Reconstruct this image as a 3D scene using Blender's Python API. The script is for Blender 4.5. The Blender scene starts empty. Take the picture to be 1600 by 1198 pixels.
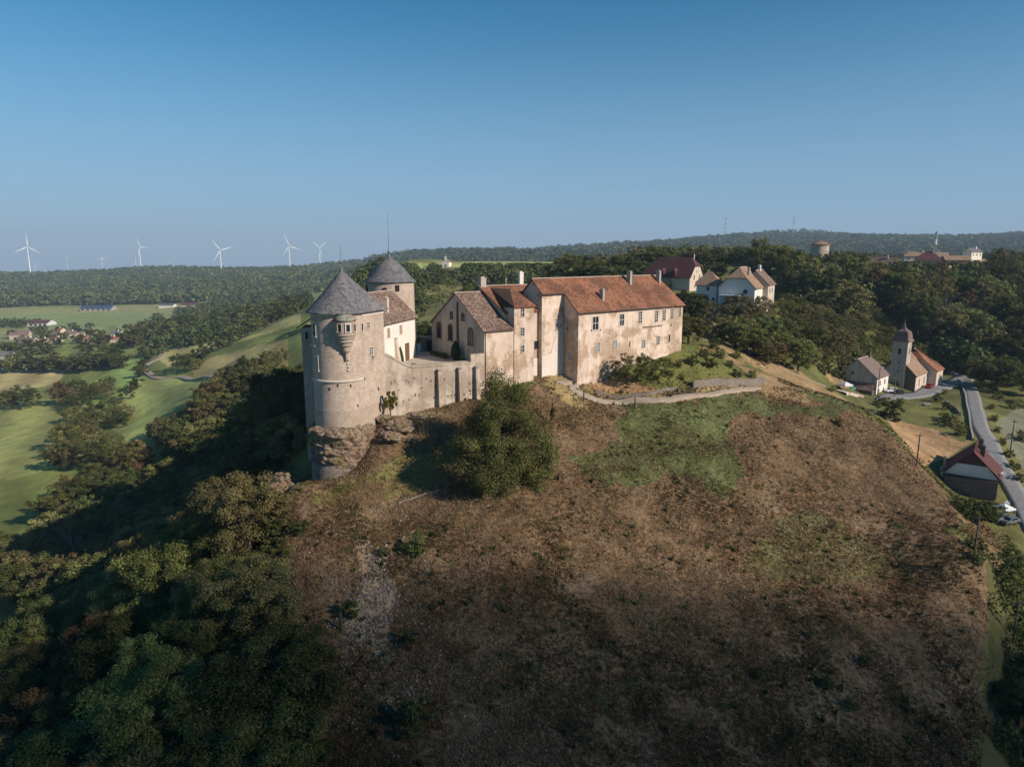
import bpy, math, random
import numpy as np
from mathutils import Vector, Matrix
R = math.radians
sc = bpy.context.scene
COL = sc.collection
# ------------------------------------------------------------------ camera, sky, sun
PITCH = R(10.6); FPX = 1067.0; CP, SP = math.cos(PITCH), math.sin(PITCH)
cam = bpy.data.objects.new('camera', bpy.data.cameras.new('camera')); COL.objects.link(cam)
cam.data.sensor_width = 36.0; cam.data.lens = 36.0*FPX/1600.0
cam.data.clip_start = 1.0; cam.data.clip_end = 40000.0
cam.location = (0, 0, 0); cam.rotation_euler = (R(90)-PITCH, 0, 0)
sc.camera = cam
SUN_EL = R(30.0); SUN_AZ = R(60.0)      # azimuth from -Y (behind the camera) towards +X
sdir = Vector((math.sin(SUN_AZ)*math.cos(SUN_EL), -math.cos(SUN_AZ)*math.cos(SUN_EL), math.sin(SUN_EL)))
w = bpy.data.worlds.new('World'); sc.world = w; w.use_nodes = True
nt = w.node_tree; bg = nt.nodes['Background']
sky = nt.nodes.new('ShaderNodeTexSky'); sky.sky_type = 'NISHITA'; sky.sun_disc = False
sky.sun_elevation = SUN_EL; sky.sun_rotation = math.atan2(sdir.x, sdir.y)
sky.altitude = 500; sky.air_density = 1.0; sky.dust_density = 0.0; sky.ozone_density = 4.0
hs_ = nt.nodes.new('ShaderNodeHueSaturation'); hs_.inputs['Saturation'].default_value = 1.30; hs_.inputs['Hue'].default_value = 0.487; hs_.inputs['Value'].default_value = 1.12
nt.links.new(sky.outputs[0], hs_.inputs['Color']); tc_ = nt.nodes.new('ShaderNodeTexCoord'); sx_ = nt.nodes.new('ShaderNodeSeparateXYZ'); nt.links.new(tc_.outputs['Generated'], sx_.inputs[0])
mr_ = nt.nodes.new('ShaderNodeMapRange'); mr_.interpolation_type = 'SMOOTHSTEP'; mr_.inputs['From Min'].default_value = -.02; mr_.inputs['From Max'].default_value = .34; mr_.inputs['To Min'].default_value = .92; mr_.inputs['To Max'].default_value = 0.0
nt.links.new(sx_.outputs[2], mr_.inputs['Value']); mx_ = nt.nodes.new('ShaderNodeMix'); mx_.data_type = 'RGBA'; nt.links.new(mr_.outputs[0], mx_.inputs[0])
nt.links.new(hs_.outputs[0], mx_.inputs[6]); mx_.inputs[7].default_value = (2.75, 4.7, 7.0, 1); nt.links.new(mx_.outputs[2], bg.inputs[0]); bg.inputs[1].default_value = 0.080
sl = bpy.data.objects.new('sun', bpy.data.lights.new('sun', 'SUN')); COL.objects.link(sl)
sl.data.energy = 5.0; sl.data.angle = R(0.53); sl.data.color = (1.0, 0.88, 0.76)
sl.rotation_euler = sdir.to_track_quat('Z', 'Y').to_euler()
sc.view_settings.view_transform = 'Standard'; sc.view_settings.look = 'None'
sc.view_settings.exposure = 0.12; sc.view_settings.gamma = 1.0
sc.render.engine = 'CYCLES'
sc.cycles.max_bounces = 5; sc.cycles.diffuse_bounces = 2; sc.cycles.glossy_bounces = 2
sc.cycles.transmission_bounces = 2; sc.cycles.transparent_max_bounces = 8; sc.cycles.volume_bounces = 0
sc.cycles.use_denoising = True
rnd = random.Random(7); rng = np.random.default_rng(11)

# ------------------------------------------------------------------ photograph <-> world
def slope_of(py):                     # -z/d seen at image row py
    v = (599.0-np.asarray(py, float))/FPX
    return np.tan(PITCH-np.arctan(v))
def row_of(k):                        # image row of -z/d
    return 599.0-FPX*np.tan(PITCH-np.arctan(k))
def at(px, py, d):                    # the point seen at (px, py), d metres ahead
    u = (px-800.0)/FPX; v = (599.0-py)/FPX; t = d/(CP+v*SP)
    return Vector((u*t, d, t*(v*CP-SP)))
def atz(px, py, z):                   # the point seen at (px, py) at height z
    return at(px, py, -z/float(slope_of(py)))
def col_xy(px, d, z):                 # the plan point in image column px, d ahead, at height z
    return at(px, float(row_of(-z/d)), d)
def proj(x, y, z):
    t = y*CP - z*SP; return 800+FPX*x/t, 599-FPX*(y*SP+z*CP)/t

# ------------------------------------------------------------------ object helpers
def tag(o, label=None, cat=None, group=None, kind=None):
    if label: o['label'] = label
    if cat: o['category'] = cat
    if group: o['group'] = group
    if kind: o['kind'] = kind
    return o
def thing(name, label, cat, loc=(0, 0, 0), rotz=0.0, group=None):
    o = bpy.data.objects.new(name, None); COL.objects.link(o)
    o.location = loc; o.rotation_euler = (0, 0, rotz); o.empty_display_size = 0.5
    return tag(o, label, cat, group)
class MB:
    """collects faces of one part"""
    def __init__(s): s.v = []; s.f = []; s.m = []
    def poly(s, pts, mi=0):
        n = len(s.v); s.v += [tuple(p) for p in pts]; s.f.append(tuple(range(n, n+len(pts)))); s.m.append(mi)
    def hexa(s, b, t, mi=0):          # bottom quad, top quad (both counter-clockwise from above)
        n = len(s.v); s.v += [tuple(p) for p in b]+[tuple(p) for p in t]; k = len(b)
        s.f.append(tuple(n+i for i in reversed(range(k)))); s.f.append(tuple(n+k+i for i in range(k)))
        for i in range(k):
            j = (i+1) % k; s.f.append((n+i, n+j, n+k+j, n+k+i))
        s.m += [mi]*(k+2)
    def box(s, x0, x1, y0, y1, z0, z1, mi=0):
        q = [(x0, y0), (x1, y0), (x1, y1), (x0, y1)]
        s.hexa([(x, y, z0) for x, y in q], [(x, y, z1) for x, y in q], mi)
    def prism(s, plan, z0, z1, mi=0):
        z0s = z0 if hasattr(z0, '__len__') else [z0]*len(plan); z1s = z1 if hasattr(z1, '__len__') else [z1]*len(plan)
        s.hexa([(p[0], p[1], a) for p, a in zip(plan, z0s)], [(p[0], p[1], b) for p, b in zip(plan, z1s)], mi)
    def slab(s, pts, th, mi=0):       # planar roof polygon given at its underside, thickness upwards
        s.hexa(pts, [(p[0], p[1], p[2]+th) for p in pts], mi)
    def obox(s, c, t, n, ht, hn, hz, mi=0):   # box centred c, axis t (half ht), n (half hn), z (half hz)
        c = Vector(c); t = Vector((t[0], t[1], 0)); n = Vector((n[0], n[1], 0)); z = Vector((0, 0, 1))
        b = [c-t*ht-n*hn, c+t*ht-n*hn, c+t*ht+n*hn, c-t*ht+n*hn]
        s.hexa([p-z*hz for p in b], [p+z*hz for p in b], mi)
    def tube(s, pts, rad, n=8, mi=0, cap=True):
        rad = rad if hasattr(rad, '__len__') else [rad]*len(pts)
        base = len(s.v); P = [Vector(p) for p in pts]
        for i, p in enumerate(P):
            d = (P[min(i+1, len(P)-1)]-P[max(i-1, 0)]).normalized()
            a = d.cross(Vector((0.31, 0.95, 0.05))).normalized() if abs(d.z) > .9 else d.cross(Vector((0, 0, 1))).normalized()
            b = d.cross(a)
            for k in range(n):
                an = 2*math.pi*k/n; s.v.append(tuple(p+(a*math.cos(an)+b*math.sin(an))*rad[i]))
        for i in range(len(P)-1):
            for k in range(n):
                k2 = (k+1) % n
                s.f.append((base+i*n+k, base+i*n+k2, base+(i+1)*n+k2, base+(i+1)*n+k)); s.m.append(mi)
        if cap:
            s.f.append(tuple(base+k for k in reversed(range(n)))); s.f.append(tuple(base+(len(P)-1)*n+k for k in range(n))); s.m += [mi, mi]
    def ring(s, c, prof, n=40, a0=0.0, a1=2*math.pi, mi=0, off=0):   # lathe: prof of (r, z)
        full = abs(a1-a0-2*math.pi) < 1e-6; m = n if full else n+1; base = len(s.v)
        for r, z in prof:
            for k in range(m):
                an = a0+(a1-a0)*k/n; s.v.append((c[0]+r*math.cos(an), c[1]+r*math.sin(an), z))
        for i in range(len(prof)-1):
            for k in range(n):
                k2 = (k+1) % m
                s.f.append((base+i*m+k, base+i*m+k2, base+(i+1)*m+k2, base+(i+1)*m+k)); s.m.append(mi)
    def build(s, name, mats, parent=None, smooth=False, dz=0.0):
        me = bpy.data.meshes.new(name)
        me.from_pydata([(x, y, z-dz) for x, y, z in s.v], [], s.f)
        for m in (mats if isinstance(mats, (list, tuple)) else [mats]): me.materials.append(m)
        me.polygons.foreach_set('material_index', s.m)
        if smooth: me.polygons.foreach_set('use_smooth', [True]*len(s.f))
        me.validate(); me.update()
        import bmesh
        bm = bmesh.new(); bm.from_mesh(me); bmesh.ops.remove_doubles(bm, verts=bm.verts, dist=1e-4)
        bmesh.ops.recalc_face_normals(bm, faces=bm.faces); bm.to_mesh(me); bm.free()
        o = bpy.data.objects.new(name, me); COL.objects.link(o)
        if parent: o.parent = parent
        return o
def np_mesh(name, V, F, mats, attrs=None, smooth=False, mi=None):
    """fast mesh from arrays; F is (n, k)"""
    me = bpy.data.meshes.new(name); n, k = F.shape
    me.vertices.add(len(V)); me.vertices.foreach_set('co', V.astype(np.float32).ravel())
    me.loops.add(n*k); me.loops.foreach_set('vertex_index', F.astype(np.int32).ravel())
    me.polygons.add(n); me.polygons.foreach_set('loop_start', np.arange(0, n*k, k, dtype=np.int32))
    me.polygons.foreach_set('loop_total', np.full(n, k, dtype=np.int32))
    if smooth: me.polygons.foreach_set('use_smooth', np.ones(n, bool))
    for m in (mats if isinstance(mats, (list, tuple)) else [mats]): me.materials.append(m)
    if mi is not None: me.polygons.foreach_set('material_index', mi.astype(np.int32))
    me.update(calc_edges=True)
    for an, (typ, arr) in (attrs or {}).items():
        a = me.attributes.new(an, typ, 'POINT')
        a.data.foreach_set('color' if typ == 'FLOAT_COLOR' else 'value', arr.astype(np.float32).ravel())
    return me
def link(name, me, parent=None, loc=None, rot=None, scale=None):
    o = bpy.data.objects.new(name, me); COL.objects.link(o)
    if parent: o.parent = parent
    if loc is not None: o.location = loc
    if rot is not None: o.rotation_euler = rot
    if scale is not None: o.scale = scale
    return o

# ------------------------------------------------------------------ materials
class NT:
    def __init__(s, name):
        s.m = bpy.data.materials.new(name); s.m.use_nodes = True; s.t = s.m.node_tree
        s.b = s.t.nodes['Principled BSDF']; s.b.inputs['Specular IOR Level'].default_value = 0.25
    def n(s, typ, ins=None, **kw):
        x = s.t.nodes.new(typ)
        for k, v in kw.items(): setattr(x, k, v)
        for k, v in (ins or {}).items():
            if isinstance(v, bpy.types.NodeSocket): s.t.links.new(v, x.inputs[k])
            else: x.inputs[k].default_value = v
        return x
    def co(s, kind='Object'): return s.n('ShaderNodeTexCoord').outputs[kind]
    def map(s, vec, scale): return s.n('ShaderNodeMapping', {'Vector': vec, 'Scale': scale}).outputs[0]
    def noise(s, vec, scale, detail=4.0, rough=0.6): return s.n('ShaderNodeTexNoise', {'Vector': vec, 'Scale': scale, 'Detail': detail, 'Roughness': rough}).outputs['Fac']
    def ramp(s, fac, stops):
        x = s.n('ShaderNodeValToRGB', {'Fac': fac}); e = x.color_ramp.elements
        while len(e) < len(stops): e.new(0.5)
        for q, (p, c) in zip(e, stops): q.position = p; q.color = (c, c, c, 1) if not hasattr(c, '__len__') else (*c[:3], 1)
        return x.outputs[0]
    def mix(s, fac, a, b, mode='MIX'):
        x = s.n('ShaderNodeMix', data_type='RGBA', blend_type=mode)
        for i, v in ((0, fac), (6, a), (7, b)):
            if isinstance(v, bpy.types.NodeSocket): s.t.links.new(v, x.inputs[i])
            elif i == 0: x.inputs[0].default_value = v
            else: x.inputs[i].default_value = (*v[:3], 1)
        return x.outputs[2]
    def math(s, op, a, b=0.5):
        return s.n('ShaderNodeMath', {0: a, 1: b}, operation=op).outputs[0]
    def attr(s, name, out='Fac'): return s.n('ShaderNodeAttribute', attribute_name=name).outputs[out]
    def out(s, col, rough=0.9, bump=None, bs=0.3, bd=0.1):
        if isinstance(col, bpy.types.NodeSocket): s.t.links.new(col, s.b.inputs['Base Color'])
        else: s.b.inputs['Base Color'].default_value = (*col, 1)
        s.b.inputs['Roughness'].default_value = rough
        if bump is not None:
            bp = s.n('ShaderNodeBump', {'Height': bump, 'Strength': bs, 'Distance': bd}); s.t.links.new(bp.outputs[0], s.b.inputs['Normal'])
        return s.m
def plain(name, col, rough=0.7, metal=0.0, var=0.15):
    q = NT(name); n = q.noise(q.co(), 1.3, 5)
    c = q.mix(q.ramp(n, [(.3, 0), (.7, 1)]), [x*(1-var) for x in col], [min(1, x*(1+var)) for x in col])
    q.b.inputs['Metallic'].default_value = metal
    return q.out(c, rough)
def masonry(name, c1, c2, cm, patch=None, bw=.55, bh=.27, bump=.5, streak=.5):
    """coursed stone: c1/c2 stone tones, cm mortar; patch = colour of surviving render"""
    q = NT(name); co = q.co(); sx = q.n('ShaderNodeSeparateXYZ', {0: co})
    ax = q.math('ADD', sx.outputs[0], sx.outputs[1])
    ww = q.noise(co, 1.5, 3)
    zz = q.math('ADD', sx.outputs[2], q.math('MULTIPLY', ww, .12))
    v = q.n('ShaderNodeCombineXYZ', {0: ax, 1: zz}).outputs[0]
    br = q.n('ShaderNodeTexBrick', {'Vector': v, 'Color1': (*c1, 1), 'Color2': (*c2, 1), 'Mortar': (*cm, 1), 'Scale': 1.0, 'Mortar Size': .022, 'Mortar Smooth': .6, 'Brick Width': bw, 'Row Height': bh})
    col = q.mix(q.ramp(q.noise(co, .45, 6, .65), [(.3, 0), (.7, 1)]), br.outputs[0], q.mix(1.0, br.outputs[0], (.78, .72, .66), 'MULTIPLY'))
    if patch:
        pm = q.ramp(q.math('ADD', q.noise(co, .17, 7, .62), 0.0), [(.46, 0), (.53, 1)])
        pc = q.mix(q.ramp(q.noise(co, .5, 5), [(.35, 0), (.65, 1)]), patch, [patch[0]*.86, patch[1]*.78, patch[2]*.70])
        col = q.mix(pm, col, pc)
    st = q.noise(q.map(co, (1.1, 1.1, .09)), 1.0, 5, .6)
    col = q.mix(q.math('MULTIPLY', q.ramp(st, [(.52, 0), (.72, 1)]), streak), col, (.20, .16, .14))
    fine = q.noise(co, 7, 4, .7)
    col = q.mix(1.0, col, q.ramp(fine, [(.25, .72), (.75, 1.15)]), 'MULTIPLY')
    hgt = q.math('ADD', q.math('MULTIPLY', br.outputs['Fac'], -.6), fine)
    return q.out(col, .93, hgt, bump, .06)
def plaster(name, c, c2, dark=(.3, .27, .25), stain=.45):
    q = NT(name); co = q.co()
    col = q.mix(q.ramp(q.noise(co, .35, 6, .65), [(.35, 0), (.65, 1)]), c, c2)
    st = q.noise(q.map(co, (1.0, 1.0, .08)), 1.2, 5, .6)
    col = q.mix(q.math('MULTIPLY', q.ramp(st, [(.5, 0), (.72, 1)]), stain), col, dark)
    f = q.noise(co, 5, 4, .7)
    col = q.mix(1.0, col, q.ramp(f, [(.25, .86), (.75, 1.08)]), 'MULTIPLY')
    return q.out(col, .92, f, .25, .04)
def tiles(name, cs, patch=None, patchw=(.5, .62), scale=3.2, bump=.6):
    """small flat clay tiles: every tile its own tone, rows running with the eaves"""
    q = NT(name); co = q.co(); sx = q.n('ShaderNodeSeparateXYZ', {0: co})
    v = q.n('ShaderNodeCombineXYZ', {0: q.math('MULTIPLY', sx.outputs[0], 1.0), 1: q.math('MULTIPLY', sx.outputs[1], 1.0), 2: sx.outputs[2]}).outputs[0]
    vo = q.n('ShaderNodeTexVoronoi', {'Vector': v, 'Scale': scale, 'Randomness': .9})
    cell = q.n('ShaderNodeSeparateColor', {0: vo.outputs['Color']}).outputs[0]
    big = q.noise(co, .3, 6, .65)
    f = q.math('ADD', q.math('MULTIPLY', cell, .55), q.math('MULTIPLY', big, .5))
    n = len(cs); col = q.ramp(f, [(.15+.7*i/(n-1), c) for i, c in enumerate(cs)])
    if patch: col = q.mix(q.ramp(q.noise(q.map(co, (1, 1, 1)), .16, 5, .6), [(patchw[0], 0), (patchw[1], 1)]), col, q.mix(1.0, col, patch, 'MULTIPLY'))
    row = q.n('ShaderNodeTexWave', {'Vector': co, 'Scale': 1.6, 'Distortion': .4, 'Detail': 1.0}, wave_type='BANDS', bands_direction='Z', wave_profile='SAW').outputs['Fac']
    col = q.mix(1.0, col, q.ramp(row, [(0, .8), (1, 1.08)]), 'MULTIPLY')
    return q.out(col, .88, q.math('ADD', row, cell), bump, .07)
M = {}
M['tower_stone'] = masonry('pale tower stone', (.66, .54, .44), (.53, .42, .34), (.50, .42, .34), None, .6, .3, .6, .35)
M['tower_new'] = masonry('new ashlar', (.56, .46, .37), (.48, .39, .30), (.30, .23, .18), None, .7, .38, .6, .1)
M['wing_wall'] = masonry('wing plaster over rubble', (.60, .44, .31), (.47, .33, .23), (.56, .46, .37), (.80, .66, .55), .4, .2, .5, .35)
M['chapel_wall'] = masonry('chapel front rubble', (.56, .42, .29), (.46, .33, .22), (.52, .43, .33), (.76, .62, .51), .38, .2, .5, .3)
M['court_wall'] = masonry('courtyard wall', (.50, .41, .32), (.43, .34, .26), (.50, .42, .34), (.64, .55, .46), .4, .22, .6, .6)
M['dry_stone'] = masonry('dry stone', (.40, .35, .29), (.28, .24, .20), (.10, .08, .06), None, .45, .2, 1.0, .3)
M['brown_stone'] = masonry('brown masonry', (.20, .15, .11), (.14, .10, .08), (.17, .13, .10), None, .5, .25, .6, .2)
M['gable_plaster'] = plaster('grey gable plaster', (.50, .44, .38), (.42, .36, .31), (.16, .14, .13), .7)
M['white_plaster'] = plaster('white plaster', (.80, .74, .66), (.72, .66, .58), (.45, .40, .35), .2)
M['cream_plaster'] = plaster('cream plaster', (.62, .52, .42), (.55, .45, .36), (.3, .25, .2), .3)
M['fresh_white'] = plaster('repaired white render', (.74, .64, .57), (.68, .58, .50), (.5, .4, .33), .15)
M['slate'] = tiles('grey slates', [(.06, .06, .066), (.125, .12, .128), (.20, .19, .19), (.10, .098, .105)], (1.25, 1.2, 1.1), (.5, .62), 2.6, .35)
M['tile_orange'] = tiles('orange clay tiles', [(.10, .052, .036), (.21, .092, .052), (.36, .150, .078), (.25, .14, .095)], (.60, .62, .66), (.46, .58))
M['tile_brown'] = tiles('weathered brown tiles', [(.07, .05, .042), (.15, .095, .07), (.24, .16, .12), (.36, .28, .22)], (.75, .7, .7))
M['tile_dark'] = tiles('dark brown tiles', [(.035, .025, .022), (.06, .038, .03), (.09, .055, .04), (.05, .035, .03)])
M['tile_maroon'] = tiles('maroon roof', [(.085, .036, .033), (.11, .044, .040), (.135, .056, .050)], None, (.5, .6), 2.0, .2)
M['tile_tan'] = tiles('tan clay tiles', [(.20, .13, .09), (.30, .19, .12), (.38, .25, .17), (.28, .18, .13)], (.8, .72, .68))
M['tile_pink'] = tiles('pinkish tiles', [(.16, .11, .10), (.20, .14, .125), (.25, .18, .16)], (.8, .8, .85))
M['ridge_mortar'] = plain('ridge mortar', (.42, .33, .27), .9)
M['glass'] = plain('dark window glass', (.02, .024, .03), .12, 0, .3)
M['white_frame'] = plain('white window frame', (.66, .65, .62), .6)
M['stone_frame'] = plain('pale stone surround', (.56, .47, .38), .9)
M['shade_hole'] = plain('painted opening shade', (.025, .02, .018), .95)  # near-black colour standing in for the shade inside holes and openings
M['wood'] = plain('weathered wood', (.14, .085, .05), .85)
M['shutter'] = plain('tan wooden shutter', (.42, .30, .20), .8)
M['metal'] = plain('zinc grey metal', (.22, .23, .24), .5, .6)
M['dark_metal'] = plain('dark iron', (.045, .045, .05), .6, .4)
M['gutter'] = plain('brown gutter', (.09, .055, .045), .6)
M['copper'] = tiles('patchy green and red oriel roof', [(.16, .07, .045), (.24, .12, .08), (.25, .32, .25), (.36, .30, .24)], None, (.5, .6), 1.6)
M['white_paint'] = plain('white paint', (.80, .80, .79), .45, 0, .04)
M['blade_grey'] = plain('blade paint', (.74, .75, .76), .45, 0, .04)
M['asphalt'] = plain('asphalt', (.22, .215, .21), .9, 0, .2)
M['track'] = plain('gravel track', (.34, .27, .20), .95, 0, .25)
M['courtyard'] = plain('courtyard gravel', (.50, .40, .32), .95, 0, .14)
M['concrete'] = plain('concrete', (.36, .33, .30), .9)
M['car_white'] = plain('white car paint', (.70, .70, .70), .25, 0, .03)
M['car_black'] = plain('black car paint', (.02, .022, .026), .2, 0, .05)
M['car_red'] = plain('red car paint', (.35, .03, .025), .3, 0, .05)
M['car_grey'] = plain('grey car paint', (.16, .17, .19), .25, .3, .05)
M['rubber'] = plain('rubber', (.018, .018, .018), .9)
M['canvas'] = plain('white canvas', (.72, .72, .72), .7, 0, .05)
M['teal'] = plain('teal plastic', (.03, .33, .28), .5, 0, .05)
M['solar'] = plain('blue solar roof', (.05, .07, .13), .3, 0, .1)
M['pole_wood'] = plain('grey pole wood', (.10, .085, .07), .9)
q = NT('limestone rock'); co = q.co(); nn = q.noise(co, 1.7, 9, .75)
col = q.ramp(nn, [(.34, (.045, .030, .020)), (.42, (.16, .09, .048)), (.49, (.27, .18, .115)), (.56, (.44, .35, .27)), (.63, (.22, .125, .07)), (.8, (.10, .08, .04))])
col = q.mix(q.ramp(q.noise(co, .35, 5), [(.5, 0), (.68, 1)]), col, q.mix(1.0, col, (.62, .72, .42), 'MULTIPLY'))
M['rock'] = q.out(col, .95, q.noise(co, 2.2, 8, .75), 1.0, .5)
def foliage(name, stops, objvar=.5, trans=.25):
    q = NT(name); f = q.attr('tint'); oi = q.n('ShaderNodeObjectInfo').outputs['Random']
    f2 = q.math('ADD', q.math('MULTIPLY', f, .75), q.math('MULTIPLY', oi, .25))
    c = q.ramp(f2, stops)
    hs = q.n('ShaderNodeHueSaturation', {'Color': c, 'Hue': q.math('ADD', q.math('MULTIPLY', oi, .06*objvar*2), .5-.06*objvar), 'Value': q.math('ADD', q.math('MULTIPLY', oi, .5*objvar), 1-.25*objvar)}).outputs[0]
    df = q.n('ShaderNodeBsdfDiffuse', {'Color': hs}); tr = q.n('ShaderNodeBsdfTranslucent', {'Color': hs})
    mx = q.n('ShaderNodeMixShader', {0: trans, 1: df.outputs[0], 2: tr.outputs[0]})
    q.t.links.new(mx.outputs[0], q.t.nodes['Material Output'].inputs[0]); q.t.nodes.remove(q.b)
    return q.m
M['leaf_dark'] = foliage('dark green leaves', [(.1, (.030, .037, .014)), (.5, (.080, .092, .032)), (.9, (.17, .17, .058))])
M['leaf_mid'] = foliage('mid green leaves', [(.1, (.050, .057, .018)), (.5, (.140, .150, .048)), (.9, (.29, .28, .090))])
M['leaf_olive'] = foliage('olive leaves', [(.1, (.068, .064, .024)), (.5, (.175, .158, .064)), (.9, (.32, .265, .11))])
M['leaf_rust'] = foliage('rust leaves', [(.1, (.070, .045, .022)), (.5, (.165, .105, .050)), (.9, (.27, .18, .085))])
M['leaf_walnut'] = foliage('walnut leaves', [(.1, (.034, .038, .013)), (.5, (.105, .110, .038)), (.9, (.23, .215, .072))], 0)
M['leaf_yellow'] = foliage('yellow green leaves', [(.1, (.09, .11, .015)), (.5, (.20, .21, .03)), (.9, (.30, .28, .05))])
M['leaf_clip'] = foliage('clipped shrub leaves', [(.1, (.020, .045, .010)), (.5, (.045, .085, .020)), (.9, (.075, .12, .03))], .2)
M['twig'] = plain('bare grey twigs', (.20, .17, .145), .9)
M['bark'] = plain('bark', (.085, .065, .05), .95)
M['far_leaf'] = foliage('distant forest leaves', [(.05, (.020, .030, .012)), (.5, (.078, .096, .034)), (.9, (.17, .18, .062))], 0, .1)
M['tuft'] = foliage('heath tufts', [(.05, (.040, .044, .015)), (.25, (.095, .085, .032)), (.42, (.12, .070, .033)), (.66, (.215, .135, .070)), (.95, (.37, .27, .17))], 0, .2)
M['gtuft'] = foliage('green tufts', [(.1, (.04, .055, .016)), (.5, (.085, .105, .03)), (.9, (.16, .15, .06))], 0, .2)
# ------------------------------------------------------------------ terrain
def vnoise(x, y, seed):
    r = np.random.default_rng(seed); T = r.random((256, 256))
    xi = np.floor(x).astype(int); yi = np.floor(y).astype(int); fx = x-xi; fy = y-yi
    fx = fx*fx*(3-2*fx); fy = fy*fy*(3-2*fy)
    a = T[xi & 255, yi & 255]; b = T[(xi+1) & 255, yi & 255]; c = T[xi & 255, (yi+1) & 255]; d = T[(xi+1) & 255, (yi+1) & 255]
    return (a*(1-fx)+b*fx)*(1-fy)+(c*(1-fx)+d*fx)*fy-.5
def fbm(x, y, wl, seed, oct=4, gain=.5):
    s = 0; a = 1.0
    for i in range(oct):
        s = s+a*vnoise(x/wl+17.3*i, y/wl-9.1*i, seed+i); a *= gain; wl *= .5
    return s
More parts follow.
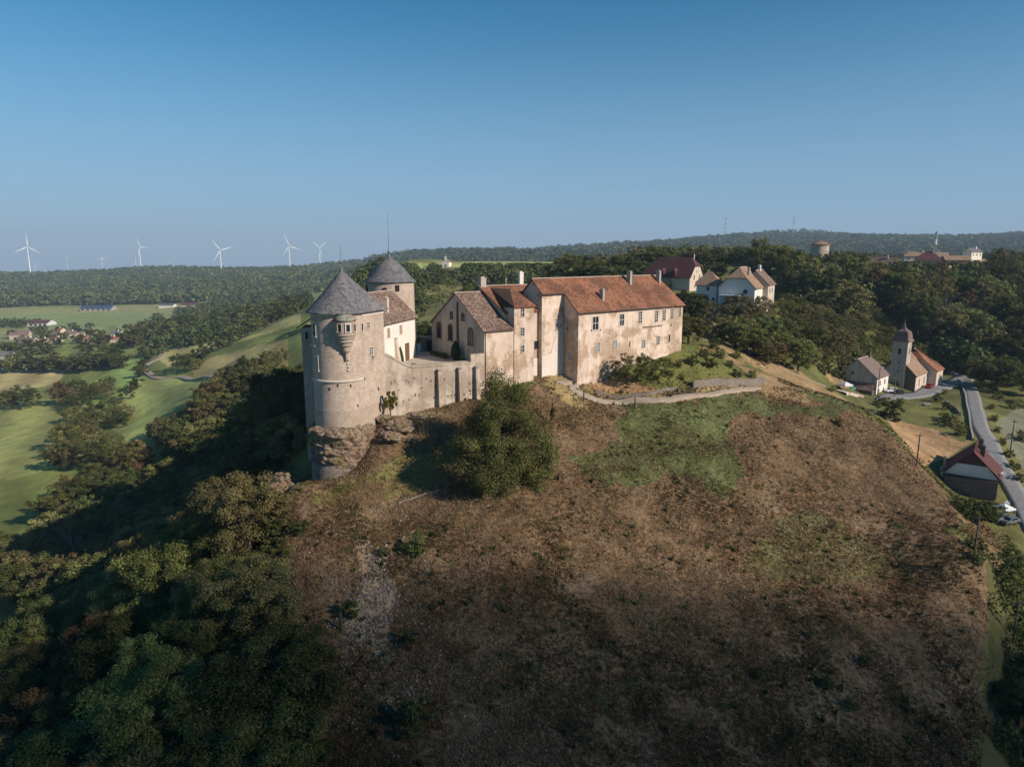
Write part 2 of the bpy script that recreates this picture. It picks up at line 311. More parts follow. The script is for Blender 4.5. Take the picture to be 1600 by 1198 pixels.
# control points: (column, row or None, distance, height or None)
CPX = [
 # foreground hill, seen rows
 (800,1198,58,None),(800,1100,66,None),(800,1000,75,None),(800,900,85,None),(800,800,98,None),(760,760,104.5,None),
 (600,1198,57,None),(600,1000,74,None),(600,900,83,None),(600,800,97,None),(520,762,100.6,None),(450,765,99,None),(610,745,105,None),
 (450,900,83,None),(450,1000,74,None),(430,1198,57,None),(440,830,92,None),
 (1000,1198,61,None),(1000,1000,79,None),(1000,900,91,None),(1000,800,105,None),(1000,700,122,None),(1000,650,132,None),(960,625,136.5,None),
 (1200,1198,65,None),(1200,1000,84,None),(1200,900,97,None),(1200,800,112,None),(1200,700,130,None),(1200,650,143,None),(1200,620,152,None),
 (1330,630,160,None),(1370,655,153,None),(1430,724,137,None),(1480,790,124,None),(1530,850,112,None),(1553,900,103,None),(1545,950,96,None),(1530,1000,90,None),(1500,1100,80,None),(1480,1198,71,None),
 (1400,1198,69,None),(1400,1000,88,None),(1400,900,103,None),(1400,800,120,None),(1350,700,139,None),
 # around the castle
 (600,668,110.5,None),(640,660,113.5,None),(690,643,117.5,None),(735,630,121,None),(603,None,117,-27.8),(640,None,119,-27.7),(690,None,122,-27.0),(735,None,124.5,-26.6),(700,700,112,None),(640,700,109.5,None),
 (830,605,131,None),(877,588,139,None),(903,600,137.5,None),(870,640,127,None),(870,700,116,None),
 (980,572,147,None),(1065,548,159,None),(1010,610,139,None),(1090,600,147,None),(1190,600,158,None),(1120,570,160,None),(1190,585,166,None),
 (523,None,107,-35.5),(500,None,114,-35.0),(470,None,118,-37.5),(560,None,124,-23),(620,None,130,-22.5),(680,None,138,-21.5),(760,None,150,-22),(850,None,155,-22),(950,None,165,-22.5),(1040,None,175,-22),
 (455,None,106,-39.0),(560,None,110,-32.5),(440,None,118,-40),(400,None,122,-46),(350,None,135,-54),(455,None,140,-35),(520,None,150,-31),(600,None,160,-28),(660,None,165,-24.5),
 # left wood slope
 (400,None,95,-43),(400,None,75,-45),(300,None,100,-52),(300,None,75,-50),(300,None,55,-49.5),(200,None,100,-61),(200,None,75,-56),(200,None,55,-52),
 (0,None,55,-58),(0,None,80,-67),(0,None,110,-76),(-150,None,80,-74),(-150,None,55,-63),(-300,None,90,-82),
 (200,None,140,-73),(100,None,170,-82),(300,None,140,-66),(300,None,180,-78),(380,None,180,-60),(450,None,185,-46),(0,None,200,-87),(-200,None,160,-86),
 # valley on the left
 (30,700,300,None),(120,690,315,None),(200,625,390,None),(300,590,430,None),(200,660,350,None),(0,610,460,None),(80,590,520,None),(50,545,720,None),(140,530,760,None),
 (0,515,960,None),(100,500,1150,None),(230,510,900,None),(0,483,1330,None),(150,480,1330,None),(250,486,1200,None),(330,470,1300,None),(430,463,1350,None),(480,458,1350,None),
 (290,570,480,None),(260,535,640,None),(330,525,640,None),(400,512,620,None),(440,500,560,None),(350,563,450,None),(430,536,400,None),(470,505,480,None),(440,480,900,None),(490,480,700,None),
 (380,None,260,-70),(450,None,260,-57),(520,None,260,-48),(-200,600,520,None),(-200,500,1200,None),
 # forest ridge on the left, then the land behind it
 (-200,432,2500,None),(0,434,2550,None),(100,431,2550,None),(180,428,2600,None),(240,426,2600,None),(320,430,2500,None),(400,434,2400,None),(470,430,2300,None),(520,432,2300,None),
 (0,460,1800,None),(200,455,1800,None),(400,450,1700,None),(500,450,1650,None),(560,432,1700,None),
 (0,None,3600,-170),(250,None,3600,-170),(500,None,3600,-150),(-200,None,4000,-180),(100,None,6000,-300),(450,None,6000,-280),
 # hillside behind the castle and plateau
 (560,450,420,None),(600,435,520,None),(640,407,640,None),(700,418,600,None),(700,450,450,None),(760,412,600,None),(650,470,360,None),(720,470,330,None),(780,455,380,None),(850,412,560,None),(880,440,360,None),
 (650,None,230,-31),(750,None,230,-29),(850,None,230,-25),(560,None,260,-42),(500,None,420,-58),
 (960,None,240,-19),(960,None,330,-12),(950,None,500,-9),(1050,None,300,-14),(1060,None,420,-9),(1100,None,600,-8),
 (1100,495,235,None),(1150,486,238,None),(1200,480,245,None),(1150,None,340,-15),(1250,None,330,-15),(1280,None,450,-7),(1350,None,480,-8),
 (1450,405,560,None),(1530,405,580,None),(1600,410,560,None),(1680,410,560,None),(1500,None,420,-13),(1650,None,420,-14),(1380,None,360,-18),
 # shrubby slope right of the castle and the church hollow
 (1130,540,185,None),(1200,580,180,None),(1280,610,182,None),(1310,612,190,None),(1200,520,222,None),(1290,560,225,None),(1350,545,262,None),(1400,None,262,-42),
 (1310,605,212,None),(1368,617,212,None),(1430,613,221,None),(1470,600,238,None),(1500,585,262,None),(1550,None,270,-44),(1450,640,196,None),(1400,640,190,None),(1480,660,184,None),
 (1440,690,168,None),(1490,700,164,None),(1380,650,182,None),(1465,730,152,None),(1490,768,146,None),(1555,785,142,None),(1595,790,140,None),(1560,735,153,None),(1545,690,168,None),(1530,650,188,None),(1515,620,212,None),
 (1540,840,128,None),(1600,850,126,None),(1600,930,112,None),(1600,1020,100,None),(1600,1198,82,None),(1700,1198,84,None),(1700,900,120,None),(1700,760,150,None),
 (1600,700,172,None),(1600,640,205,None),(1580,610,230,None),(1700,650,200,None),(1600,None,300,-36),(1700,None,300,-34),(1480,None,300,-36),(1420,None,310,-28),(1900,None,200,-48),(1900,None,120,-58),(1900,None,420,-20),
 # far hills
 (600,None,1600,-70),(700,None,1400,-45),(850,None,1400,-40),
 (640,400,2600,None),(700,396,2500,None),(760,392,2500,None),(830,393,2500,None),(870,398,2500,None),(760,None,4200,-60),
 (950,388,3000,None),(1000,384,3200,None),(1060,382,3300,None),(1110,376,3400,None),(1170,372,3500,None),(1240,371,3600,None),(1310,374,3500,None),(1370,381,3400,None),(1420,378,3300,None),(1480,380,3300,None),(1540,374,3300,None),(1600,374,3300,None),(1800,376,3300,None),
 (950,None,1500,-45),(1100,None,1500,-40),(1250,None,1500,-35),(1400,None,1500,-30),(1600,None,1500,-30),(1200,388,2400,None),(1290,385,2500,None),
 (1000,None,5500,-60),(1300,None,5500,-60),(1600,None,5500,-60),(700,None,6500,-200),(950,None,6500,-160),
]
Rm = []
for px, py, d, z in CPX:
    p = at(px, py, d) if py is not None else col_xy(px, d, z)
    Rm.append((math.atan2(p.x, p.y), math.log(math.hypot(p.x, p.y)), p.z))
Rm = np.array(Rm)
Rm = np.vstack([Rm, [[-1.3, math.log(100), -85], [1.3, math.log(100), -62], [-1.3, math.log(600), -95], [1.3, math.log(600), -30], [0, math.log(25), -56], [-.6, math.log(25), -56], [.6, math.log(25), -58],
                     [-1.3, math.log(4000), -60], [1.3, math.log(4000), 20], [0, math.log(12000), -420], [-.4, math.log(12000), -520], [-.7, math.log(12000), -520], [.7, math.log(12000), -120]]])
def kern(A, B):
    d2 = (A[:, None, 0]-B[None, :, 0])**2+(A[:, None, 1]-B[None, :, 1])**2
    return np.sqrt(d2+.0006)
nC = len(Rm); sgn = np.block([[-kern(Rm, Rm)-np.eye(nC)*0.0008, np.ones((nC, 1))], [np.ones((1, nC)), np.zeros((1, 1))]])
Zs = Rm[:, 2]
W_ = np.linalg.solve(sgn, np.append(Zs, 0))
TH = np.concatenate([np.linspace(-math.pi, -1.0, 40)[:-1], np.linspace(-1.0, -.72, 60)[:-1], np.linspace(-.72, .72, 860), np.linspace(.72, 1.0, 60)[1:], np.linspace(1.0, math.pi, 40)[1:]])
SS = np.concatenate([np.linspace(math.log(12), math.log(45), 50)[:-1], np.linspace(math.log(45), math.log(250), 400)[:-1], np.linspace(math.log(250), math.log(1500), 190)[:-1], np.linspace(math.log(1500), math.log(14000), 110)])
TT, S2 = np.meshgrid(TH, SS, indexing='ij')
ZZ = np.zeros(TT.size)
pts = np.stack([np.clip(TT.ravel(), -1.35, 1.35), S2.ravel()], 1)
for i in range(0, len(pts), 40000):
    ZZ[i:i+40000] = -kern(pts[i:i+40000], Rm) @ W_[:nC]+W_[nC]
ZZ = ZZ.reshape(TT.shape)
RR = np.exp(S2); X = np.sin(TT)*RR; Y = np.cos(TT)*RR
near = np.clip((260-RR)/120, 0, 1)
mid = np.clip((RR-120)/200, 0, 1)*np.clip((1500-RR)/500, 0, 1)
far = np.clip((RR-1300)/700, 0, 1)
ZZ += near*(.55*fbm(X, Y, 9, 3)+.30*fbm(X, Y, 2.2, 9, 3))+mid*1.0*fbm(X, Y, 60, 21)+far*26*fbm(X, Y, 500, 31, 5)
# level ground inside the castle
CQ0 = Vector((-5.3, 127.0)); CQA = Vector((.815, .58)); CQB = Vector((-.58, .815))
def cq(a, b): p = CQ0+CQA*a+CQB*b; return p.x, p.y
court = [(-22.6, 117.4), (-6.6, 126.2), (-12, 136), (-17.5, 143.8), (-12, 160), (-19, 160), (-23.8, 122)]
def inpoly(px, py, poly):
    r = np.zeros(np.shape(px), bool); n = len(poly); j = n-1
    for i in range(n):
        xi, yi = poly[i]; xj, yj = poly[j]
        c = ((yi > py) != (yj > py)) & (px < (xj-xi)*(py-yi)/((yj-yi) or 1e-9)+xi); r ^= c; j = i
    return r
inc = inpoly(X, Y, court); ZZ = np.where(inc, np.minimum(ZZ, -20.9), ZZ)
def hz(x, y):
    th = math.atan2(x, y); s = math.log(max(math.hypot(x, y), 12.5))
    i = min(max(int(np.searchsorted(TH, th))-1, 0), len(TH)-2); j = min(max(int(np.searchsorted(SS, s))-1, 0), len(SS)-2)
    fu = (th-TH[i])/(TH[i+1]-TH[i]); fv = (s-SS[j])/(SS[j+1]-SS[j])
    return float((ZZ[i, j]*(1-fv)+ZZ[i, j+1]*fv)*(1-fu)+(ZZ[i+1, j]*(1-fv)+ZZ[i+1, j+1]*fv)*fu)
def hzv(x, y):
    th = np.arctan2(x, y); s = np.log(np.maximum(np.hypot(x, y), 12.5))
    i = np.clip(np.searchsorted(TH, th)-1, 0, len(TH)-2); j = np.clip(np.searchsorted(SS, s)-1, 0, len(SS)-2)
    fu = (th-TH[i])/(TH[i+1]-TH[i]); fv = (s-SS[j])/(SS[j+1]-SS[j])
    return (ZZ[i, j]*(1-fv)+ZZ[i, j+1]*fv)*(1-fu)+(ZZ[i+1, j]*(1-fv)+ZZ[i+1, j+1]*fv)*fu
def ground(px, py, d0=30., d1=6000.):
    """first terrain point on the sight line of a pixel"""
    ds = np.exp(np.arange(math.log(d0), math.log(d1), .004)); u = (px-800.)/FPX; v = (599.-py)/FPX; t = ds/(CP+v*SP)
    x = u*t; z = t*(v*CP-SP); h = hzv(x, ds); w = np.nonzero(z < h)[0]
    i = w[0] if len(w) else len(ds)-1
    return Vector((x[i], ds[i], h[i]))
def gcol(px, d):                      # terrain point in image column px at distance d
    x = (px-800.)/FPX*d*1.0
    for _ in range(3):
        z = hz(x, d); v = math.tan(PITCH-math.atan(-z/d)); x = (px-800.)/FPX*d/(CP+v*SP)
    return Vector((x, d, hz(x, d)))
# ---- ground colours, by region of the land
tt = Y*CP-ZZ*SP; tt = np.where(tt < 5, 5, tt)
PX = 800+FPX*X/tt; PY = 599-FPX*(Y*SP+ZZ*CP)/tt
C = np.zeros(X.shape+(3,)); Wh = np.zeros(X.shape); 
def setc(mask, c, h=0.0, soft=None):
    C[mask] = c; Wh[mask] = h
jx = PX+60*fbm(X, Y, 16, 51, 5, .62); jy = PY+34*fbm(X, Y, 16, 61, 5, .62)
mow = 1+.24*np.sin((X*.6+Y*.35)/3.1+2*fbm(X, Y, 90, 77))*((RR > 260) & (RR < 1100))
GRASS = (.085, .105, .035)
C[:] = (.075, .085, .032)
big = RR > 250
setc(big & (PX < 560), (.105, .135, .042))
def reg(poly, c, h=0., dmin=0, dmax=1e9, jit=False):
    a, b = (jx, jy) if jit else (PX, PY)
    setc(inpoly(a, b, poly) & (RR > dmin) & (RR < dmax), c, h)
# brown hill
near_b = (RR < 175) & (PX > 380) & (PX < 1620)
heathpoly = [(405, 770), (470, 755), (590, 668), (600, 645), (690, 628), (740, 615), (830, 600), (900, 585), (1010, 600), (1200, 600), (1330, 612), (1375, 652), (1435, 722), (1500, 800), (1556, 900), (1545, 1000), (1560, 1400), (380, 1400), (460, 1050), (420, 900)]
reg(heathpoly, (.13, .085, .05), 1.0, 0, 172, True)
# left field patchwork
reg([(-400, 483), (150, 480), (330, 470), (330, 500), (230, 520), (120, 530), (-400, 545)], (.17, .19, .085), 0, 700)
reg([(0, 492), (200, 487), (290, 500), (180, 520), (0, 512)], (.14, .19, .08), 0, 600)
reg([(340, 465), (480, 455), (480, 464), (345, 476)], (.20, .25, .09), 0, 900)
reg([(-300, 635), (60, 570), (110, 568), (90, 600), (-300, 660)], (.25, .23, .12), 0, 300)
reg([(-200, 660), (160, 610), (150, 720), (-200, 790)], (.17, .20, .075), 0, 200)
reg([(130, 660), (140, 600), (200, 560), (225, 555), (215, 585), (330, 600), (335, 625), (250, 665), (180, 660)], (.14, .21, .07), 0, 250)
reg([(215, 590), (330, 592), (330, 650), (200, 690), (150, 650)], (.18, .22, .08), 0, 250)
reg([(245, 560), (270, 528), (330, 515), (400, 500), (470, 490), (470, 505), (330, 548), (262, 572)], (.26, .26, .115), 0, 300)
reg([(245, 548), (285, 522), (400, 500), (330, 522)], (.34, .24, .15), 0, 300)
reg([(300, 575), (330, 558), (450, 530), (450, 590), (310, 600)], (.23, .21, .10), 0, 250)
# hillside behind and plateau
reg([(560, 520), (640, 405), (850, 410), (860, 480), (700, 520)], (.13, .14, .06), 0, 250, 1000)
reg([(640, 412), (900, 404), (900, 411), (650, 420)], (.20, .24, .10), 0, 400, 1000)
reg([(1440, 402), (1900, 402), (1900, 420), (1440, 418)], (.20, .165, .09), 0, 400, 900)
reg([(1215, 384), (1300, 382), (1300, 396), (1220, 394)], (.16, .20, .10), 0, 1800, 3500)
reg([(1380, 378), (1440, 376), (1440, 384), (1380, 384)], (.16, .20, .10), 0, 1800, 3500)
# right slope behind the castle
reg([(1075, 500), (1100, 480), (1135, 520), (1340, 620), (1330, 630), (1190, 605), (1120, 560)], (.21, .155, .092), .4, 150, 260, True)
reg([(1040, 545), (1070, 500), (1110, 540), (1190, 595), (1190, 600), (1090, 605), (1020, 600), (960, 585)], (.085, .095, .030), .25, 135, 200, True)
reg([(905, 612), (960, 588), (1060, 605), (1000, 620), (940, 622)], (.24, .16, .10), .4, 120, 170, True)
reg([(840, 590), (905, 585), (935, 625), (1200, 605), (1210, 612), (1000, 632), (900, 625), (850, 605)], (.20, .165, .085), .4, 115, 175, True)
reg([(590, 700), (585, 640), (690, 612), (760, 598), (765, 628), (640, 665)], (.15, .115, .055), .6, 100, 135, True)
# greener patches on the hill
reg([(985, 640), (1150, 620), (1310, 625), (1290, 645), (1170, 650), (1160, 740), (1120, 780), (1030, 765), (960, 740), (925, 720), (970, 690)], (.082, .092, .036), .95, 90, 175, True)
reg([(1230, 790), (1330, 830), (1400, 900), (1250, 930), (1150, 860)], (.100, .090, .040), 1.0, 60, 175, True)
reg([(600, 740), (720, 700), (720, 710), (640, 790), (600, 790)], (.11, .10, .04), .6, 60, 175, True)
reg([(470, 770), (640, 740), (690, 712), (640, 765), (480, 785)], (.11, .105, .04), .6, 60, 175, True)
# scree
scree = [(575, 850), (600, 850), (612, 900), (606, 950), (618, 1000), (606, 1040), (580, 1010), (540, 985), (545, 950), (568, 905)]
reg(scree, (.24, .185, .14), .4, 50, 120, True)
# field by the church, verges, the far side of the road
reg([(1375, 640), (1430, 634), (1520, 690), (1480, 715), (1440, 728), (1410, 690)], (.25, .172, .105), .3, 140, 210)
reg([(1420, 640), (1500, 590), (1512, 650), (1520, 690), (1490, 660)], (.105, .120, .040), 0, 160, 240)
reg([(1450, 660), (1500, 640), (1510, 690), (1500, 690)], (.09, .10, .035), 0, 160, 240)
reg([(1500, 600), (1545, 610), (1560, 640), (1700, 840), (1700, 1300), (1560, 1300), (1560, 900), (1540, 700)], (.105, .110, .045), .1, 70, 240)
reg([(1555, 660), (1640, 600), (1700, 700), (1640, 760), (1600, 735)], (.12, .13, .10), .1, 140, 260)
reg([(1440, 715), (1500, 760), (1570, 830), (1560, 900), (1530, 850), (1480, 780)], (.13, .10, .055), .6, 110, 160)
C *= mow[..., None]
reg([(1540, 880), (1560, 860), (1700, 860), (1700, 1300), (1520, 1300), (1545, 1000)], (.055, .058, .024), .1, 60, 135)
q = NT('ground'); co = q.co(); c0 = q.attr('col', 'Color'); hw = q.attr('heath')
n1 = q.noise(q.map(co, (1.0, .55, 1.0)), .20, 8, .62); n2 = q.noise(co, 1.1, 6, .68); n3 = q.noise(co, 4.5, 4, .7)
hcol = q.ramp(q.math('ADD', q.math('MULTIPLY', n1, .6), q.math('MULTIPLY', n2, .5)),
              [(.33, (.040, .034, .014)), (.43, (.100, .063, .030)), (.50, (.145, .088, .043)), (.57, (.200, .124, .065)), (.68, (.27, .185, .11)), (.8, (.15, .13, .045))])
hc = q.mix(1.0, hcol, q.mix(1.0, c0, (7.2, 11.0, 18.0), 'MULTIPLY'), 'MULTIPLY')
c0b = q.mix(1.0, c0, (1.95, 1.72, 1.38), 'MULTIPLY'); v1 = q.mix(1.0, c0b, q.ramp(n1, [(.3, .70), (.7, 1.25)]), 'MULTIPLY')
v1 = q.mix(1.0, v1, q.ramp(n2, [(.25, .72), (.75, 1.22)]), 'MULTIPLY')
farn = q.noise(co, .03, 6, .6); v1 = q.mix(1.0, v1, q.ramp(farn, [(.3, .85), (.7, 1.15)]), 'MULTIPLY')
tuft_shade = q.noise(co, 1.9, 3, .6); hc = q.mix(1.0, hc, q.ramp(tuft_shade, [(.34, .5), (.46, .9), (.6, 1.15)]), 'MULTIPLY'); cc = q.mix(hw, v1, hc); cc = q.mix(1.0, cc, q.ramp(n3, [(.2, .68), (.8, 1.22)]), 'MULTIPLY')  # mottle paints the shadow between tufts into the heath colour
M['ground'] = q.out(cc, .97, q.math('ADD', n2, q.math('MULTIPLY', n3, .5)), .7, .4)
nT, nS = TT.shape
idx = np.arange(nT*nS).reshape(nT, nS)
F = np.stack([idx[:-1, :-1], idx[1:, :-1], idx[1:, 1:], idx[:-1, 1:]], -1).reshape(-1, 4)
V = np.stack([X, Y, ZZ], -1).reshape(-1, 3)
# close the sheet beneath the viewer
cen = len(V); V = np.vstack([V, [[0, 0, float(ZZ[:, 0].mean())]]])
Fc = np.stack([idx[1:, 0], idx[:-1, 0], np.full(nT-1, cen), np.full(nT-1, cen)], -1)
Cc = np.concatenate([C.reshape(-1, 3), [[.1, .08, .05]]]); Hh = np.append(Wh.ravel(), 1.0)
F3 = F
gm = np_mesh('ground', V, F3, M['ground'], {'col': ('FLOAT_COLOR', np.concatenate([Cc, np.ones((len(Cc), 1))], 1)), 'heath': ('FLOAT', Hh)}, smooth=True)
tag(link('ground', gm), kind='structure')
# ------------------------------------------------------------------ building helpers
class Bld:
    """a building in its own frame: x along, y back, heights absolute"""
    def __init__(s, name, label, cat, O, ang, zb, group=None):
        s.r = thing(name, label, cat, (O[0], O[1], zb), ang, group); s.zb = zb; s.O = O; s.ang = ang
    def part(s, name, mb, mat, parent=None, smooth=False):
        o = mb.build(name, mat, parent or s.r, smooth, s.zb); return o
    def window(s, p, n, w, h, cross=(1, 1), frame='stone_frame', fw=.16, arched=False, bars='white_frame', name='window', glass='glass', sill=True):
        """p = centre on the wall, n = outward normal in the local plan"""
        n = Vector((n[0], n[1])).normalized(); t = Vector((-n.y, n.x)); m = MB(); P = Vector(p)
        N = Vector((n.x, n.y, 0)); T = Vector((t.x, t.y, 0)); Z = Vector((0, 0, 1)); dp = .09
        cut = w/2 if arched else -fw
        for sg in (-1, 1): m.obox(P+T*sg*(w/2+fw/2)+N*dp/2-Z*((cut+fw)/2), t, n, fw/2, dp/2, (h+fw-cut)/2)
        if arched:
            for k in range(8):
                a0 = math.pi*k/8; a1 = math.pi*(k+1)/8; r0 = w/2; r1 = w/2+fw; cz = h/2-w/2
                q4 = [(r0*math.cos(a0), r0*math.sin(a0)), (r1*math.cos(a0), r1*math.sin(a0)), (r1*math.cos(a1), r1*math.sin(a1)), (r0*math.cos(a1), r0*math.sin(a1))]
                b = [P+T*x+Z*(z+cz)+N*.003 for x, z in q4]; m.hexa(b, [x+N*(dp+.012) for x in b])
        else: m.obox(P+Z*(h/2+fw/2)+N*dp/2, t, n, w/2, dp/2-.004, fw/2)
        if sill: m.obox(P-Z*(h/2+fw/2)+N*(dp/2+.03), t, n, w/2+fw+.08, dp/2+.03, fw/2-.01)
        o = s.part(name, m, M[frame])
        g = MB()
        if arched:
            pl = [P-T*w/2-Z*h/2, P+T*w/2-Z*h/2]+[P+T*(w/2*math.cos(a))+Z*(h/2-w/2+w/2*math.sin(a)) for a in np.linspace(0, math.pi, 9)]
            b = [x+N*.004 for x in pl]; g.hexa(b, [x+N*.025 for x in b])
        else: g.obox(P+N*.015, t, n, w/2-.003, .012, h/2-.003)
        gp = s.part('pane', g, M[glass], None); gp.parent = o
        if bars and (cross[0] or cross[1]):
            bm_ = MB(); cx, cz = cross; bt = .07 if w > .9 else .05
            for i in range(cx): bm_.obox(P+T*(w*((i+1)/(cx+1)-.5))+N*.045, t, n, bt/2*1.2, .02, h/2-.006)
            for i in range(cz): bm_.obox(P+Z*(h*((i+1)/(cz+1)-.5))+N*.047, t, n, w/2-.006, .02, bt/2*1.2)
            bp = s.part('glazing_bar', bm_, M[bars], None); bp.parent = o
        return o
    def chimney(s, x, y, z0, z1, wx=.7, wy=.9, mat='cream_plaster', parent=None, roof=None):
        m = MB(); m.box(x-wx/2, x+wx/2, y-wy/2, y+wy/2, z0, z1); m.box(x-wx/2-.07, x+wx/2+.07, y-wy/2-.07, y+wy/2+.07, z1+.001, z1+.16)
        m.box(x-wx*.3, x+wx*.3, y-wy*.3, y+wy*.3, z1+.161, z1+.42)
        return s.part('chimney', m, M[mat], parent)
    def gable(s, L, W, z0, ze, zr, wall, roof, x0=0., y0=0., f0=0., f1=0., o=.45, th=.22, ridge='ridge_mortar', wname='wall', rp=None, bell=0., yr=None):
        """gabled (f=0), half-hipped or hipped (f=1) house; ridge along x"""
        yr = W/2 if yr is None else yr
        mf = (zr-ze)/yr; mb_ = (zr-ze)/(W-yr)
        w_ = MB(); zh0 = zr-f0*(zr-ze); zh1 = zr-f1*(zr-ze)
        def end(x, f, zh):
            ya = yr*(1-f); yb = yr+(W-yr)*f
            if f >= .999: return [(x, 0, ze), (x, W, ze)]
            if f <= .001: return [(x, 0, ze), (x, yr, zr), (x, W, ze)]
            return [(x, 0, ze), (x, ya, zh), (x, yb, zh), (x, W, ze)]
        for x, f, zh in ((0, f0, zh0), (L, f1, zh1)):
            e = end(x, f, zh); w_.poly([(x+x0, y0, z0)]+[(p[0]+x0, p[1]+y0, p[2]-.02) for p in e]+[(x+x0, y0+W, z0)])
        w_.poly([(x0, y0, z0), (x0+L, y0, z0), (x0+L, y0, ze-.02), (x0, y0, ze-.02)]); w_.poly([(x0, y0+W, z0), (x0+L, y0+W, z0), (x0+L, y0+W, ze-.02), (x0, y0+W, ze-.02)])
        wall_o = s.part(wname, w_, wall)
        r_ = MB(); h0 = f0*W/2*.95; h1 = f1*W/2*.95
        oy = o
        for side in (0, 1):
            ys = yr if side == 0 else W-yr; m_ = mf if side == 0 else mb_
            def Y_(y): return y0+y if side == 0 else y0+W-y
            pts = [(x0-o, Y_(-oy), ze-oy*m_), (x0+L+o, Y_(-oy), ze-oy*m_)]
            if f1 > .999: pts[1] = (x0+L+o, Y_(-oy), ze-oy*m_)
            if 0 < f1 < .999: pts.append((x0+L+o, Y_(ys*(1-f1)), zh1))
            pts.append((x0+L-h1+(o if f1 == 0 else 0), Y_(ys), zr))
            pts.append((x0+h0-(o if f0 == 0 else 0), Y_(ys), zr))
            if 0 < f0 < .999: pts.append((x0-o, Y_(ys*(1-f0)), zh0))
            if side: pts = pts[::-1]
            r_.slab(pts, th)
        for x, f, zh, h, sg in ((x0-o, f0, zh0, h0, -1), (x0+L+o, f1, zh1, h1, 1)):
            if f > 0:
                ya = y0+yr*(1-f); yb = y0+yr+(W-yr)*f; ez = 0
                if f > .999: ya = y0-oy; yb = y0+W+oy; zq = ze-oy*mf
                else: zq = zh
                pts = [(x, ya, zq), (x, yb, zq), (x-sg*(h+o), y0+yr, zr)]
                if sg < 0: pts = pts[::-1]
                r_.slab(pts, th)
        roof_o = s.part('roof', r_, roof, rp)
        if ridge:
            k = MB(); k.tube([(x0+h0-(o if f0 == 0 else 0), y0+yr, zr+th), (x0+L-h1+(o if f1 == 0 else 0), y0+yr, zr+th)], .13, 6)
            s.part('ridge', k, M[ridge], roof_o)
        s.roof = roof_o
        return wall_o
def uv(p, O, ang):
    dx = p[0]-O[0]; dy = p[1]-O[1]; return dx*math.cos(ang)+dy*math.sin(ang), -dx*math.sin(ang)+dy*math.cos(ang)
HM = M['shade_hole']

# ------------------------------------------------------------------ castle: front tower
TA = R(70)                                            # direction of the straight flanks, from +x
tc = col_xy(527, 111.5, -8.6); TO = (tc.x, tc.y)
RT = 4.25; TL = 7.2
B = Bld('round_tower', 'big round stone tower with grey slate cone roof nearest the viewer', 'tower', TO, TA-R(90), -30.5)
# local frame: y = back along the flanks, x = right
def shoe(r, L, n=26, x=0, y=0):
    return [(x+r*math.cos(a), y+r*math.sin(a)) for a in np.linspace(math.pi, 2*math.pi, n)]+[(x+r, y+L), (x-r, y+L)]
def shoe_wall(r0, r1, z0, z1, L=TL, n=26, cap=True):
    m = MB(); a = shoe(r0, L, n); b = shoe(r1, L, n); m.hexa([(x, y, z0) for x, y in a], [(x, y, z1) for x, y in b]); return m
ZE = -8.75
m = shoe_wall(RT+.12, RT, -30.5, ZE, n=36)
# windows on walls as parts, proud dark boxes stand in for shaded putlog holes and slits
for (x, y, nn, z, ww, hh) in [(RT, 3.2, (1, 0), -16.7, .22, .45), (RT, 4.6, (1, 0), -22.3, .25, .6), (RT, .4, (1, 0), -19.9, .15, .5)]:
    m.obox((x+.06, y, z), (0, 1), (1, 0), ww/2, .08, hh/2, 1)
for a_, z in ((-35, -20.6), (-62, -20.4), (-118, -12.2), (-80, -21.0), (-20, -24.0)):
    a = R(a_); nn = (math.cos(a), math.sin(a)); m.obox((nn[0]*(RT+.05), nn[1]*(RT+.05), z), (-nn[1], nn[0]), nn, .12, .07, .22, 1)
wall_t = B.part('wall', m, [M['tower_stone'], HM])
b = MB(); b.hexa([(x, y, -30.4) for x, y in shoe(RT+.22, TL-.1, 36)], [(x, y, -24.6) for x, y in shoe(RT+.14, TL-.1, 36)])
B.part('ashlar_base', b, M['tower_new'])
for zc_, r_ in ((-19.8, .22), (-14.2, .16)):
    b = MB(); a1 = 2*math.pi if zc_ < -15 else 1.37*math.pi
    arc = [((RT+.09)*math.cos(a), (RT+.09)*math.sin(a), zc_) for a in np.linspace(math.pi*.98, a1, 40)]
    b.tube(arc, r_, 8); B.part('string_course', b, M['stone_frame'])
b = MB(); b.box(RT+.004, RT+.10, .5, TL+.05, ZE-.85, ZE-.02)
b.hexa([(x, y, ZE-.55) for x, y in shoe(RT+.05, .5, 36)], [(x, y, ZE-.03) for x, y in shoe(RT+.10, .5, 36)])
B.part('eaves_band', b, M['fresh_white'])
# slate roof: cone over the round front, flat planes over the straight flanks
rf = MB(); apex = (0, 1.6, -2.25); eave = [(x, y-.0, ZE-.12) for x, y in shoe(RT+.75, TL+.6, 40)]
n0 = len(rf.v); ring2 = [((p[0]*.52+apex[0]*.48), (p[1]*.52+apex[1]*.48), ZE-.12+(apex[2]-ZE)*.455) for p in eave]
rf.v += [tuple(p) for p in eave]+ring2+[apex]; k = len(eave)
for i in range(k):
    j = (i+1) % k; rf.f.append((n0+i, n0+j, n0+k+j, n0+k+i)); rf.f.append((n0+k+i, n0+k+j, n0+2*k)); rf.m += [0, 0]
rf.v += [(p[0], p[1], p[2]-.14) for p in eave]; 
for i in range(k):
    j = (i+1) % k; rf.f.append((n0+2*k+1+i, n0+2*k+1+j, n0+j, n0+i)); rf.m.append(0)
rf.f.append(tuple(n0+2*k+1+i for i in range(k))); rf.m.append(0)
cone = B.part('roof', rf, M['slate'])
